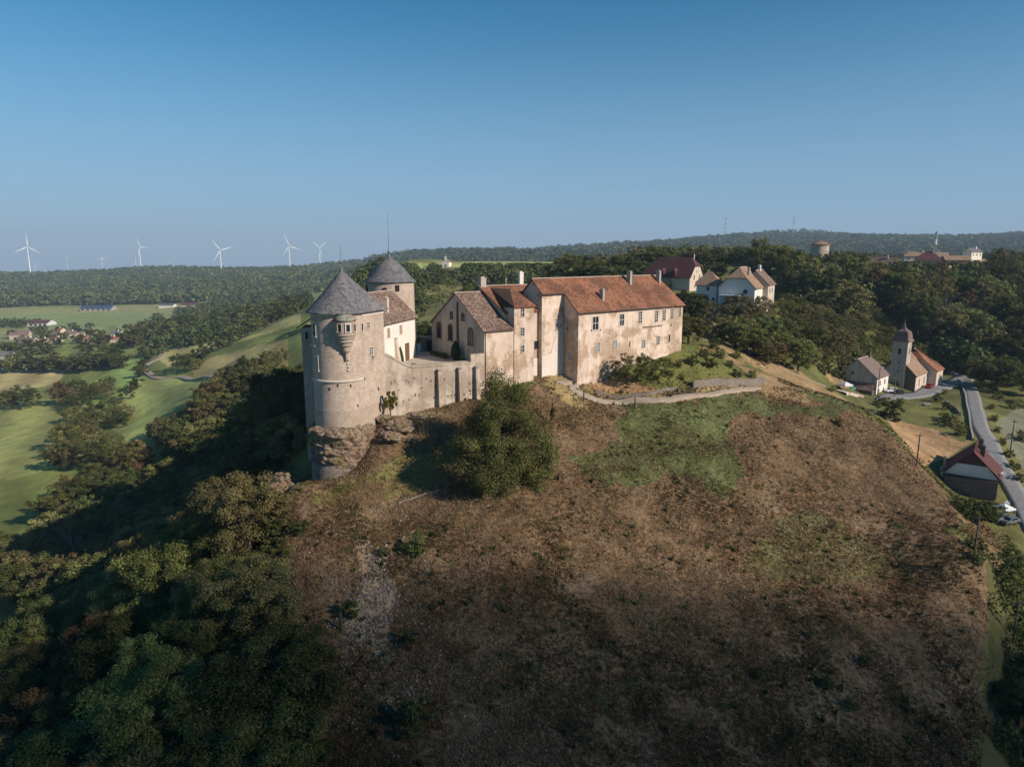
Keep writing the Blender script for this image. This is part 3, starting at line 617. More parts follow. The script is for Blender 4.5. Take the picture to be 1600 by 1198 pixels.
b = MB(); b.ring((0, 1.6), [(.32, -2.6), (.34, -2.1), (.14, -1.9), (.12, -1.3), (.30, -1.15), (.12, -1.0), (.05, -.6), (.035, .4), (.02, 2.0), (.001, 2.1)], 12)
B.part('finial', b, M['metal'], cone)
# oriel turret
oa = R(-42); ox = (RT+.35)*math.cos(oa); oy = (RT+.35)*math.sin(oa)
b = MB(); b.ring((ox, oy), [(1.62, ZE-1.1), (1.62, -12.0), (1.72, -12.05), (1.72, -12.35), (1.5, -12.4), (1.5, -12.8), (1.28, -12.9), (1.28, -13.4), (1.02, -13.5), (1.0, -14.0), (.72, -14.1), (.66, -14.8), (.3, -15.4), (.16, -16.4)], 30)
orl = B.part('oriel', b, [M['tower_new'], HM])
b = MB(); b.ring((ox, oy), [(1.80, ZE-1.30), (1.84, ZE-1.14), (1.5, ZE-.75), (.9, ZE-.35), (.05, ZE-.2)], 24); bo = B.part('oriel_roof', b, M['copper']); bo.parent = orl
b = MB()
for kk, (dx, dz, rr) in enumerate([(0, -15.6, .26), (.16, -16.3, .22), (-.1, -16.9, .24), (.05, -17.5, .18), (0, -18.0, .22)]):
    b.ring((ox+dx, oy+.35), [(.01, dz+rr), (rr*.7, dz+rr*.6), (rr, dz), (rr*.7, dz-rr*.7), (.01, dz-rr)], 8)
bo = B.part('carved_corbel', b, M['stone_frame']); bo.parent = orl
for da in (-46, 0, 46):
    a = oa+R(da); n_ = (math.cos(a), math.sin(a))
    B.window((ox+n_[0]*1.63, oy+n_[1]*1.63, -11.1), n_, .6, 1.15, (0, 0) if da else (0, 0), 'white_frame' if da == 0 else 'stone_frame', .13)
def flank(pxc, pyc, w_, h_, cr, **kw):                 # window in the right flank under a given pixel
    best = min(np.linspace(.2, TL-.3, 60), key=lambda yy: abs(proj(TO[0]+math.cos(B.ang)*RT-math.sin(B.ang)*yy, TO[1]+math.sin(B.ang)*RT+math.cos(B.ang)*yy, -12)[0]-pxc))
    yw = TO[1]+math.sin(B.ang)*RT+math.cos(B.ang)*best
    B.window((RT+kw.pop('dx', .01), best, -float(slope_of(pyc))*yw), (1, 0), w_, h_, cr, **kw)
flank(575, 508, .75, .85, (1, 1)); flank(578, 548, .95, 1.15, (1, 2), dx=.05); flank(566, 511, .45, 1.3, (1, 3), frame='stone_frame', bars='dark_metal', glass='tower_new' if False else 'glass')
for a_, z, h_ in ((-116, -11.6, 1.9), (-113, -17.0, 2.1)):
    a = R(a_); B.window((RT*math.cos(a), RT*math.sin(a), z), (math.cos(a), math.sin(a)), .6, h_, (0, 1), 'stone_frame', .28)
# ------------------------------------------------------------------ rock under the tower
def rockmesh(name, cx, cy, zc_, rx, ry, rz, seed, sub=5, amp=.22, mat='rock', flat=.0, parent=None, fn=None):
    import bmesh
    bm = bmesh.new(); bmesh.ops.create_icosphere(bm, subdivisions=sub, radius=1.0)
    co_ = np.array([v.co[:] for v in bm.verts]); fr_ = rx
    nx = co_[:, 0]*2.1+seed; ny = co_[:, 1]*2.1+seed*.7; nz = co_[:, 2]*2.1
    d = fbm(nx*1+nz*.7, ny+nz*.9, 1.6, seed, 5, .6)+fbm(nz*1.6, nx-ny, 1.1, seed+5, 5, .6)
    co_ = co_*(1+amp*d)[:, None]*np.array([rx, ry, rz])
    if fn: co_ = fn(co_)
    for v, c in zip(bm.verts, co_): v.co = c
    me = bpy.data.meshes.new(name); bm.to_mesh(me); bm.free(); me.materials.append(M[mat])
    o = bpy.data.objects.new(name, me); COL.objects.link(o); o.location = (cx, cy, zc_)
    if parent: o.parent = parent
    return o
rc = thing('rock_outcrop', 'rugged brown rock ledge carrying the big round tower', 'rock', (TO[0], TO[1]-.5, -37.0))
def ledge(c):
    zz = c[:, 2]; k = np.clip((-zz-.2)/3.5, 0, 1)       # undercut towards its foot, more on the left
    left = np.clip(-c[:, 0]/4, -.3, 1); sc_ = 1-.22*k*(1+.5*left)
    c[:, 0] = c[:, 0]*sc_+.9*k*.6; c[:, 1] *= 1-.2*k
    c[:, 2] += np.clip(c[:, 0]/6, -1, 1)*-.4
    return c
def crag(name, cx, cy, r, z0, z1, seed, parent, amp=1.0, flare=.5, na=150, nz=64):
    th_ = np.linspace(0, 2*np.pi, na, endpoint=False); hh = np.linspace(0, 1, nz); A, H_ = np.meshgrid(th_, hh, indexing='ij')
    z = z0+(z1-z0)*H_; rr = r*(1-flare*.16*(1-H_)**1.2)*np.where(H_ > .86, np.sqrt(np.clip(1-((H_-.86)/.14)**2, .0, 1)), 1)
    u = np.cos(A)*r*1.0+seed*7; v = np.sin(A)*r*1.0; n = 1.25*fbm(u+z*.35, v+z*1.2, 2.4, seed, 6, .66)+.55*np.abs(fbm(u*.7+z, v-z*1.7, 1.5, seed+9, 4, .6))*2-.3+.22*np.round(fbm(u*.3, z*2.3+v*.2, 1.3, seed+3, 2)*4)/2
    rr = rr*(1+.13*amp*n*np.where(H_ > .97, .2, 1)); V = np.stack([rr*np.cos(A), rr*np.sin(A), z+.25*n*amp], -1).reshape(-1, 3); ix = np.arange(na*nz).reshape(na, nz); nx_ = np.roll(ix, -1, 0)
    F_ = np.stack([ix[:, :-1], nx_[:, :-1], nx_[:, 1:], ix[:, 1:]], -1).reshape(-1, 4); return link(name, np_mesh(name, V, F_, M['rock']), parent, (cx, cy, 0))
crag('ledge', -.2, 0, 5.55, 1.2, 10.1, 5, rc, 1.0, 1.1); crag('crag', 3.6, 1.2, 3.0, .2, 9.0, 9, rc, 1.2, .3, 110, 50); crag('boulder', 7.0, 4.5, 2.0, 3.5, 9.0, 14, rc, 1.3, .2, 80, 40)
p = gcol(447, 111); o = rockmesh('boulder', p.x, p.y, p.z+1.2, 3.0, 2.4, 2.6, 44, 5, .4); tag(o, 'dark rusty crag left of the main rock ledge', 'rock')
b = MB(); pl = [(4.75*math.cos(a)-.5, 4.85*math.sin(a)) for a in np.linspace(math.pi*.95, math.pi*1.93, 24)]
b.prism(pl+[(3.8, 3), (-5, 3)], -2.5, 3.6); bb = b.build('underpinning_wall', M['dry_stone'], rc)
for i, (px, py, s_) in enumerate([(625, 668, 2.0), (650, 655, 1.6), (612, 690, 1.7), (600, 655, 1.3), (640, 690, 1.2), (668, 650, 1.2)]):
    p = ground(px, py); o = rockmesh('boulder', p.x, p.y, p.z+.1*s_, s_*1.2, s_, s_*.55, 30+i, 4, .35)
    tag(o, ['largest pale boulder right of the tower foot', 'pale boulder below the foot of the buttressed wall', 'boulder on the slope right of the rock ledge', 'boulder against the corner of the round tower', 'low boulder in the tree shadow below the wall', 'boulder by the first buttress of the wall'][i], 'rock', 'boulders on the bank below the courtyard wall')

# ------------------------------------------------------------------ side wing on the tower's left flank
p = col_xy(470, 117.5, -12); B = Bld('side_wing', 'narrow shaded stone wing with dark roof behind the left side of the big round tower', 'building', (p.x, p.y), R(8), -38)
m = MB(); m.box(0, 7.5, 0, 8.0, -38, -12.2); B.part('wall', m, M['tower_stone'])
m = MB(); m.slab([(-.8, -.5, -12.45), (4.6, -.5, -8.9), (4.6, 8.4, -8.9), (-.8, 8.4, -12.45)], .2); B.part('roof', m, M['tile_dark'])
B.window((.9, 0, -13.6), (0, -1), .5, 1.3, (0, 0), 'stone_frame', .15)

# ------------------------------------------------------------------ rear tower
p = col_xy(609, 146, -5.2)
B = Bld('round_tower', 'rear round tower with grey slate cone roof behind the white lodging', 'tower', (p.x, p.y), 0, -23)
RR_ = 5.05
m = MB(); m.ring((0, 0), [(RR_+.1, -23), (RR_, -5.15)], 48); m.poly([(RR_*math.cos(2*math.pi*i/48), RR_*math.sin(2*math.pi*i/48), -5.15) for i in range(48)])
for a_, z, w_, h_ in ((-63, -6.6, .42, .62), (-92, -6.8, .42, .32), (-150, -6.7, .42, .7), (-42, -10.4, .4, .25)):
    a = R(a_); nn = (math.cos(a), math.sin(a)); m.obox((nn[0]*(RR_+.02), nn[1]*(RR_+.02), z), (-nn[1], nn[0]), nn, w_, .1, h_, 1)
B.part('wall', m, [M['tower_stone'], HM])
m = MB(); m.ring((0, 0), [(.02, -5.5), (RR_+.4, -5.48), (RR_+.42, -5.3), (RR_-.6, -4.35), (RR_*.55, -2.3), (.25, -.05), (.001, 0)], 48)
cone = B.part('roof', m, M['slate'])
b = MB(); b.ring((0, 0), [(.3, -.4), (.28, .1), (.12, .3), (.32, .75), (.2, 1.1), (.07, 1.4), (.05, 3.5), (.03, 8.6), (.001, 8.7)], 12)
B.part('finial', b, M['metal'], cone)

# ------------------------------------------------------------------ white lodging between the towers
c0 = atz(648.5, 493, -11.9); c1 = atz(592, 505.5, -11.9)
ang = math.atan2(c0.y-c1.y, c0.x-c1.x); LL = math.hypot(c0.y-c1.y, c0.x-c1.x)
B = Bld('lodging', 'white walled lodging with brown tiled roof joining the two round towers', 'building', (c1.x, c1.y), ang, -22)
B.gable(LL, 10.2, -22, -11.9, -7.1, M['white_plaster'], M['tile_brown'], f1=.0, o=.5)
B.part('downpipe', (lambda m: (m.tube([(LL-.15, -.12, -12.2), (LL-.15, -.12, -20)], .07, 6), m)[1])(MB()), M['metal'])
B.chimney(LL*.40, 1.7, -11.4, -7.9, .8, 1.0, 'cream_plaster', B.roof)
def onwall(B, px, py, y=0.0, L=40):                    # local x and height on the plane y=const seen at a pixel
    ca, sa = math.cos(B.ang), math.sin(B.ang); xs = np.linspace(-2, L, 900)
    wx = B.O[0]+ca*xs-sa*y; wy = B.O[1]+sa*xs+ca*y
    z = -slope_of(py)*wy; P_, _ = proj(wx, wy, z); i = int(np.argmin(abs(P_-px))); return float(xs[i]), float(z[i])
for px, py, w_, h_, k in ((599, 509, .55, .55, 0), (611, 505, .45, .45, 0), (607, 520, 1.1, 1.6, 1), (626, 515, 1.1, 1.6, 1)):
    x, z = onwall(B, px, py); 
    if k:
        o_ = B.window((x, 0, z), (0, -1), w_, h_, (1, 0), 'stone_frame', .1, name='shuttered_window', glass='shutter', bars='wood')
    else: B.window((x, 0, z), (0, -1), w_, h_, (0, 0), 'stone_frame', .08)
x, z = onwall(B, 636, 546); m = MB(); m.obox((x, -.03, -18.6), (1, 0), (0, 1), 1.0, .05, 1.7); B.part('door', m, M['wood'])
x, z = onwall(B, 618, 548); m = MB(); m.hexa([(x-.45, -1.3, -22), (x+.45, -1.3, -22), (x+.45, .0, -22), (x-.45, .0, -22)], [(x-.45, -.25, -15.4), (x+.45, -.25, -15.4), (x+.45, .0, -15.4), (x-.45, .0, -15.4)])
m.box(x-.5, x+.5, -.4, -.005, -15.39, -15.2); B.part('buttress', m, M['cream_plaster'])

# ------------------------------------------------------------------ courtyard, its walls
cf = MB(); cpl = [(-23.4, 118.3), (-6.3, 127.8), (-17.2, 143.6), (-15.6, 158), (-22, 158), (-19.6, 138.5), (-23.7, 122.4)]
cf.prism(cpl, -24, -20.3); o = cf.build('courtyard_paving', M['courtyard']); tag(o, kind='structure')
wA = Vector((-22.9, 117.0)); wB = Vector((-6.9, 125.6)); dv = (wB-wA).normalized(); nv = Vector((dv.y, -dv.x)); WL = (wB-wA).length
B = Bld('courtyard_wall', 'tall buttressed stone wall holding up the courtyard in front of the chapel', 'wall', (wA.x, wA.y), math.atan2(dv.y, dv.x), -31)
xs = np.linspace(0, WL, 25); zt = [-19.65+2.75*(.5+.5*math.cos(math.pi*min(1, x/6.5))) for x in xs]; m = MB()
for i in range(24): m.hexa([(xs[i], -.25, -31), (xs[i+1], -.25, -31), (xs[i+1], 1.0, -31), (xs[i], 1.0, -31)], [(xs[i], 0, zt[i]), (xs[i+1], 0, zt[i+1]), (xs[i+1], .9, zt[i+1]), (xs[i], .9, zt[i])])
r9 = random.Random(3)
for i in range(34):
    x = r9.uniform(.8, WL-1); z = r9.choice([-22.3, -23.5, -24.6, -25.4, -21.6])+r9.uniform(-.2, .2); m.obox((x, -.0-(.25*(-z-19)/11), z), (1, 0), (0, 1), .07, .06, .14, 1)
B.part('wall', m, [M['court_wall'], HM])
m = MB()
for i in range(24): m.hexa([(xs[i], -.12, zt[i]+.003), (xs[i+1], -.12, zt[i+1]+.003), (xs[i+1], 1.05, zt[i+1]+.003), (xs[i], 1.05, zt[i]+.003)], [(xs[i], -.12, zt[i]+.2), (xs[i+1], -.12, zt[i+1]+.2), (xs[i+1], 1.05, zt[i+1]+.45), (xs[i], 1.05, zt[i]+.45)])
B.part('coping', m, M['court_wall'])
for px in (685.5, 717.5, 744):
    x, _ = onwall(B, px, 600); m = MB(); m.hexa([(x-.4, -1.5, -31), (x+.4, -1.5, -31), (x+.4, -.1, -31), (x-.4, -.1, -31)], [(x-.35, -.75, -20.6), (x+.35, -.75, -20.6), (x+.35, .0, -20.3), (x-.35, .0, -20.3)])
    bt = B.part('buttress', m, M['court_wall']); m = MB(); m.box(x-.42, x+.42, -.85, -.13, -20.35, -20.15); B.part('capstone', m, M['concrete'], bt)
B = Bld('gate_wall', 'low shaded stone wall closing the back of the courtyard beside the chapel', 'wall', (-19.6, 146), .25, -22)
m = MB(); m.box(0, 4.2, 0, .6, -22, -17.4); B.part('wall', m, M['dry_stone'])
m = MB(); m.box(-.05, 4.25, -.08, .68, -17.397, -17.15); B.part('coping', m, M['ridge_mortar'])
m = MB(); m.box(1.2, 2.8, -.03, .0, -20.3, -18.0); m.box(3.3, 4.0, -.03, .0, -20.3, -18.3); B.part('gate', m, HM)
p = gcol(647, 124); o = MB(); o.ring((0, 0), [(.01, 0), (.5, 0), (.55, .5), (.5, .95), (.38, 1.0), (.35, .85), (.01, .85)], 12); o = o.build('stone_trough', M['dry_stone']); o.location = (-17.9, 123.0, -20.295); tag(o, 'round stone well head on the courtyard behind the buttressed wall', 'well')

# ------------------------------------------------------------------ chapel
QA = math.atan2(.58, .815)
B = Bld('chapel', 'castle chapel with speckled brown roof and grey gable of arched windows facing the courtyard', 'chapel', cq(0, 0), QA, -30)
B.gable(9.6, 20.0, -30, -13.75, -7.35, M['gable_plaster'], M['tile_brown'], o=.3, ridge='ridge_mortar')
m = MB(); m.box(.02, 6.8, -.14, .0-.004, -30, -13.95); 
B.part('front_facing', m, M['chapel_wall'])
for bb_, z, w_, h_ in ((4.6, -15.3, 1.4, 3.0), (12.2, -15.2, 1.4, 3.0), (16.8, -15.1, 1.4, 3.0)):
    B.window((0, bb_, z), (-1, 0), w_, h_, (1, 4), 'brown_stone', .3, True, 'dark_metal')
for bb_ in (7.3, 11.7): B.window((0, bb_, -11.7), (-1, 0), .7, 1.2, (0, 0), 'brown_stone', .25, True)
m = MB(); m.hexa([(-.5, 8.9, -21), (0-.004, 8.9, -21), (0-.004, 9.6, -21), (-.5, 9.6, -21)], [(-.12, 9.0, -9.0), (-.004, 9.0, -9.0), (-.004, 9.5, -9.0), (-.12, 9.5, -9.0)]); B.part('buttress', m, M['brown_stone'])
m = MB(); m.tube([(-.16, 9.2, -8.8), (-.2, 9.2, -13.2)], .09, 6); B.part('downpipe', m, M['gutter'])
m = MB(); m.tube([(.25, -.24, -14.1), (.25, -.24, -26.5)], .07, 6); B.part('downpipe', m, M['gutter'])
m = MB(); m.tube([(-.3, -.42, -14.05), (6.7, -.42, -14.05)], .09, 6); B.part('gutter', m, M['gutter'])
for z, hh in ((-16.0, .0),): pass
m = MB(); m.box(-2.9, -.004, -.1, .55, -30, -18.0); B.part('corner_wall', m, M['court_wall'])
# stair block
B = Bld('stair_block', 'tall narrow castle block with hipped brown roof between the chapel and the middle building', 'building', cq(6.82, -.3), QA, -30)
m = MB(); m.box(0, 4.7, 0, 9, -30, -9.75); B.part('wall', m, [M['chapel_wall']])
E0, E1, E2, E3 = (-.3, -.4, -9.8), (5.0, -.4, -9.8), (-.3, 9.3, -9.8), (5.0, 9.3, -7.0)
T1 = (3.9, 7.0, -6.75); T2 = (1.4, 10.2, -6.75)
m = MB(); m.slab([E0, (5.0, -.4, -9.8), (5.0, 7.0, -6.75), T1], .2); B.part('roof', m, M['tile_orange'])
m = MB(); m.slab([E0, T1, T2, (-.3, 6.2, -9.8)], .21); B.part('hip_roof', m, M['tile_dark'])
for px, py, w_, h_, cr, ar in ((816.5, 488, .75, 1.6, (1, 1), 0), (816.5, 518, .8, 1.5, (1, 2), 0), (816.5, 544.5, .75, 1.3, (1, 1), 1)):
    x, z = onwall(B, px, py, 0, 6); B.window((x, 0, z), (0, -1), w_, h_, cr, 'stone_frame', .12, bool(ar))
# middle building
B = Bld('middle_building', 'castle building with orange tiled roof between the chapel and the long wing', 'building', cq(6.3, 2.06), QA, -30)
LM = 12.4
B.gable(LM, 17.9, -30, -10.85, -6.25, M['chapel_wall'], M['tile_orange'], o=.35, f0=.0)
B.chimney(.6, 9.0, -9, -4.6, 1.25, 1.2, 'gable_plaster', B.roof); B.chimney(LM-1.0, 10.5, -7, -3.7, 1.0, .8, 'white_plaster', B.roof); B.chimney(LM-3.5, 12.5, -7.4, -5.0, .35, .35, 'tile_tan', B.roof)
m = MB(); m.box(4.4, LM-.6, -.10, -.004, -30, -20.4); m.box(LM-2.0, LM-.6, -.098, -.004, -20.4, -16.5); B.part('repaired_render', m, M['fresh_white'])
x, z = onwall(B, 837.5, 539, 0, 14); B.window((x, 0, z), (0, -1), 1.15, 1.7, (2, 3), 'stone_frame', .12, bars='dark_metal')

# ------------------------------------------------------------------ long wing
f0 = atz(903.5, 487.5, -11.1); f1 = atz(1067.5, 475.5, -11.1)
WA = math.atan2(f1.y-f0.y, f1.x-f0.x); WLn = math.hypot(f1.y-f0.y, f1.x-f0.x)
B = Bld('long_wing', 'long pink plastered castle wing with orange tiled roof and rows of windows', 'building', (f0.x, f0.y), WA, -29)
XL, SB, ZR, ZV = -6.0, 4.2, -4.75, -11.1; mS = (ZR-ZV)/7.0
m = MB(); plan = [(XL, SB), (0, SB), (0, 0), (WLn, 0), (WLn, 14), (XL, 14)]
zs = [ZV+SB*mS, ZV+SB*mS, ZV, ZV, ZV, ZV]
m.poly([(0, 0, -29), (WLn, 0, -29), (WLn, 0, ZV), (0, 0, ZV)]); m.poly([(0, SB, -29), (0, 0, -29), (0, 0, ZV), (0, SB, ZV+SB*mS)])
m.poly([(XL, SB, -29), (0, SB, -29), (0, SB, ZV+SB*mS), (XL, SB, ZV+SB*mS)]); m.poly([(XL, 14, -29), (XL, SB, -29), (XL, SB, ZV+SB*mS), (XL, 7, ZR), (XL, 14, ZV)])
m.poly([(WLn, 0, -29), (WLn, 14, -29), (WLn, 14, ZV), (WLn, 7, ZR), (WLn, 0, ZV)]); m.poly([(WLn, 14, -29), (XL, 14, -29), (XL, 14, ZV), (WLn, 14, ZV)])
for px, py in ((924, 516), (938, 515.5), (1049, 507.5), (984, 537)):
    x, z = onwall(B, px, py, 0); m.obox((x, -.02, z), (1, 0), (0, 1), .13, .05, .16 if py < 530 else .6, 1)
B.part('wall', m, [M['wing_wall'], HM])
o_ = .4; zl = lambda y: ZV+y*mS+.01
m = MB(); m.slab([(-.3, -o_, zl(-o_)), (WLn+.4, -o_, zl(-o_)), (WLn-1.6, 7, zl(7)), (XL-.3, 7, zl(7)), (XL-.3, SB-o_, zl(SB-o_)), (-.3, SB-o_, zl(SB-o_))], .22)
m.slab([(XL-.3, 7, zl(7)), (WLn-1.6, 7, zl(7)), (WLn+.4, 14.4, zl(-o_)), (XL-.3, 14.4, zl(-o_))], .22); m.slab([(WLn+.4, -o_, zl(-o_)), (WLn+.4, 14.4, zl(-o_)), (WLn-1.6, 7, zl(7))], .22)
rf_ = B.part('roof', m, M['tile_orange'])
m = MB(); m.tube([(XL-.3, 7, zl(7)+.22), (WLn-1.6, 7, zl(7)+.22)], .13, 6); B.part('ridge', m, M['ridge_mortar'], rf_)
m = MB(); m.tube([(-.3, -o_-.08, zl(-o_)+.06), (WLn+.4, -o_-.08, zl(-o_)+.06)], .10, 6); m.tube([(XL-.3, SB-o_-.08, zl(SB-o_)+.06), (-.35, SB-o_-.08, zl(SB-o_)+.06)], .1, 6)
m.tube([(-.36, -o_, zl(-o_)+.1), (-.36, SB-o_, zl(SB-o_)+.1)], .1, 6); m.tube([(-.06, -.1, -11.4), (-.06, -.1, -24)], .06, 6); B.part('gutter', m, M['gutter'])
m = MB(); m.hexa([(XL+.05, SB-.09, -29), (-.01, SB-.09, -29), (-.01, SB-.004, -29), (XL+.05, SB-.004, -29)], [(XL+.05, SB-.09, -20.0), (-.01, SB-.09, -19.0), (-.01, SB-.004, -19.0), (XL+.05, SB-.004, -20.0)]); m.hexa([(XL+2.5, SB-.087, -19.57), (-.01, SB-.087, -18.99), (-.01, SB-.004, -18.99), (XL+2.5, SB-.004, -19.57)], [(XL+4.2, SB-.087, -15.2), (-.01, SB-.087, -13.8), (-.01, SB-.004, -13.8), (XL+4.2, SB-.004, -15.2)]); B.part('repaired_render', m, M['fresh_white'])
for px, py_b, yb, zt_, w_ in ((940.5, 470, 2.2, -7.0, .8), (983, 451, 5.4, -3.5, .75), (1028.5, 447, 5.4, -3.5, .75)):
    x, z = onwall(B, px, py_b, yb); B.chimney(x, yb, zl(yb)-.3, zt_-.2, .62, 1.0, 'concrete', rf_)
wl = [(930.5, 505, 1.35, 2.5, (1, 1)), (971.5, 499.5, 1.05, 2.2, (1, 1)), (1000.5, 495.5, .8, 2.3, (1, 3)), (1025.5, 494, .8, 2.3, (1, 3)), (1037.5, 492, .8, 2.2, (1, 3)), (1050, 490, .75, 2.1, (1, 3)), (1062, 487.5, .6, 2.0, (1, 3)),
      (934.5, 542, .85, 1.7, (2, 4)), (960.5, 538.5, .9, 1.7, (2, 4)), (1005.5, 535, .8, 2.0, (1, 4)), (1028.5, 531.5, .65, 1.7, (1, 3)), (1045.5, 528.5, .5, 1.6, (0, 0))]
for px, py, w_, h_, cr in wl:
    x, z = onwall(B, px, py, 0); B.window((x, 0, z), (0, -1), w_*1.22, h_*1.06, cr, 'stone_frame', .22 if w_ > 1 else .17)
x, z = onwall(B, 1005.5, 527.5, 0); m = MB(); m.hexa([(x-.7, -.08, z-.5), (x+.7, -.08, z-.5), (x+.7, -.004, z-.5), (x-.7, -.004, z-.5)], [(x-.05, -.08, z+.6), (x+.05, -.08, z+.6), (x+.05, -.004, z+.6), (x-.05, -.004, z+.6)]); B.part('window_gable', m, M['stone_frame'])
for px, py, w_, h_, cr in ((867, 507, .55, 2.3, (1, 6)), (870, 541, .5, 1.1, (1, 2))):
    x, z = onwall(B, px, py, SB, 10); B.window((x, SB, z), (0, -1), w_, h_, cr, 'stone_frame', .12)
B.window((0, 2.1, -20.2), (-1, 0), .9, 1.5, (2, 3), 'stone_frame', .14); B.window((0, 2.9, -14.6), (-1, 0), .4, .6, (0, 0), 'stone_frame', .1)
m = MB(); x, z = onwall(B, 1020, 509, 0); m.box(x-3.2, x+3.2, -.3, -.004, z-.12, z+.02); B.part('stone_ledge', m, M['tile_tan'])

# ------------------------------------------------------------------ houses of the village behind
def house(name, label, cat, corner_px, corner_py, zc, phi, L, W, h_e, h_r, wall, roof, base=None, **kw):
    """origin = near corner seen at a pixel at height zc (ground); front runs at angle phi"""
    p = atz(corner_px, corner_py, zc); B = Bld(name, label, cat, (p.x, p.y), phi, zc-2.5, kw.pop('group', None))
    B.gable(L, W, zc-2.5, zc+h_e, zc+h_r, M[wall], M[roof], **kw); B.z = zc; return B
# red-roofed barn
p = col_xy(1077, 286, -14); RA = math.atan2(.64, -.77)
B = Bld('barn', 'large barn with maroon half hipped roof behind the long wing', 'barn', (p.x, p.y), RA-math.pi, -15)
# x axis points right-near; origin moved to its left end
B.r.location.x += math.cos(RA)*22; B.r.location.y += math.sin(RA)*22; B.O = (B.r.location.x, B.r.location.y)
B.gable(22, 13, -15, -8.6, -.9, M['cream_plaster'], M['tile_maroon'], f0=.75, f1=.45, o=.6, ridge=None)
for yb, z, a_ in ((4.0, -8.9, 1), (9.2, -8.9, 1), (6.5, -6.6, 0)): B.window((22, yb, z), (1, 0), .9 if a_ else .6, 2.0 if a_ else .8, (1, 1), 'stone_frame', .15, bool(a_))
for x in (9.0, 14.5):
    m = MB(); m.box(x-1.0, x+1.0, -.2, 2.4, -8.4, -6.6); m.hexa([(x-1.2, -.5, -6.6), (x+1.2, -.5, -6.6), (x+1.2, 3, -6.6), (x-1.2, 3, -6.6)], [(x-.1, -.1, -5.6), (x+.1, -.1, -5.6), (x+.1, 3, -5.0), (x-.1, 3, -5.0)]); d_ = B.part('dormer', m, M['tile_maroon'], B.roof)
m = MB(); m.tube([(19.5, 8.5, -4), (19.5, 8.5, .6)], .22, 8); B.part('chimney', m, M['white_frame'], B.roof)
# white pavilion and white house
PHW = R(-30)
B = Bld('pavilion', 'small white house with steep tan pyramid roof left of the big white house', 'house', tuple(col_xy(1087.5, 240, -14)[:2]), PHW, -20)
B.gable(7.0, 6.6, -20, -9.7, -5.8, M['white_plaster'], M['tile_tan'], f0=.86, f1=.86, o=.5)
for x, z in ((4.0, -11.2), (4.0, -14.9), (6.0, -14.9)): B.window((x, 0, z), (0, -1), .9, 1.3, (1, 0), 'white_frame', .08)
p = col_xy(1122, 233, -14); B = Bld('house', 'big white house with tan half hipped roof and terrace above the wooded slope', 'house', (p.x, p.y), PHW, -22)
# gable end faces the viewer: ridge along local y -> use rotated frame
O2 = (p.x+math.cos(PHW)*11.8, p.y+math.sin(PHW)*11.8)
B.r.location = (O2[0], O2[1], -22); B.r.rotation_euler = (0, 0, PHW+R(90)); B.O = O2; B.ang = PHW+R(90)
B.gable(14, 11.8, -22, -10.4, -4.0, M['white_plaster'], M['tile_tan'], f0=.55, f1=0, o=.55)
B.window((0, 3.0, -11.8), (-1, 0), 1.3, 1.3, (1, 0), 'white_frame', .08); B.window((0, 8.5, -14.8), (-1, 0), 1.2, 2.0, (1, 0), 'white_frame', .08)
B.window((4.5, 0, -14.5), (0, -1), 1.0, 1.7, (1, 1), 'stone_frame', .12); B.window((9.5, 0, -14.5), (0, -1), 1.0, 1.7, (1, 1), 'stone_frame', .12)
B.chimney(5.0, 3.3, -7, -4.2, .8, .8, 'cream_plaster', B.roof)
m = MB(); m.box(-2.6, -.004, 4.4, 11.0, -17.2, -17.0); m.box(-2.5, -2.2, 4.5, 4.8, -17.0, -13.2); m.box(-2.5, -2.2, 10.6, 10.9, -17.0, -13.2); m.box(-2.7, -.004, 4.3, 11.1, -13.2, -12.95); B.part('terrace', m, M['white_frame'])
B = Bld('house', 'rear house with brown roof and white side wall right of the big white house', 'house', (O2[0]+14.0*math.cos(PHW+R(90))+1.5, O2[1]+14.0*math.sin(PHW+R(90))-1.0), PHW+R(90), -20)
B.gable(13, 9, -20, -9.8, -5.2, M['cream_plaster'], M['tile_brown'], o=.5)
for x in (3.5, 8): B.window((x, 0, -12.0), (0, -1), 1.0, 1.5, (1, 0), 'stone_frame', .12)
B.chimney(6.5, 4.5, -6, -3.6, 1.5, .9, 'white_plaster', B.roof)

# ------------------------------------------------------------------ hollow: church, presbytery, farmhouse
PH = R(-45)
p = ground(1429, 612, 150); zc = p.z; pc = (p.x, p.y)
B = Bld('church', 'village church with square stone bell tower and tan tiled nave in the hollow', 'church', pc, PH+R(90), zc-2)
# local x runs back along the nave, local y towards the left of the facade
B.gable(13.6, 11.2, zc-2, zc+5.2, zc+10.8, M['cream_plaster'], M['tile_tan'], o=.35)
m = MB(); m.box(-.12, -.004, .0, 3.3, zc-2, zc+5.4); m.hexa([(-.12, .0, zc+5.401), (-.004, .0, zc+5.401), (-.004, 3.3, zc+5.401), (-.12, 3.3, zc+5.401)], [(-.12, 3.2, zc+8.4), (-.004, 3.2, zc+8.4), (-.004, 3.3, zc+8.4), (-.12, 3.3, zc+8.4)]); B.part('facade', m, M['brown_stone'])
m = MB(); m.box(-.35, 4.0, 3.35, 7.85, zc-2, zc+16.2); B.part('bell_tower', m, M['gable_plaster'])
TWO = B.r.children[-1]
m = MB()
for z in (8.3, 15.9): m = MB(); m.box(-.5, 4.15, 3.2, 8.0, zc+z, zc+z+.3); o = B.part('cornice', m, M['stone_frame']); o.parent = TWO
for y_ in (3.28, 7.3): m = MB(); m.box(-.42, -.36, y_, y_+.62, zc-2, zc+8.3); o = B.part('quoin', m, M['stone_frame']); o.parent = TWO
m = MB(); cx_, cy_ = 1.82, 5.6
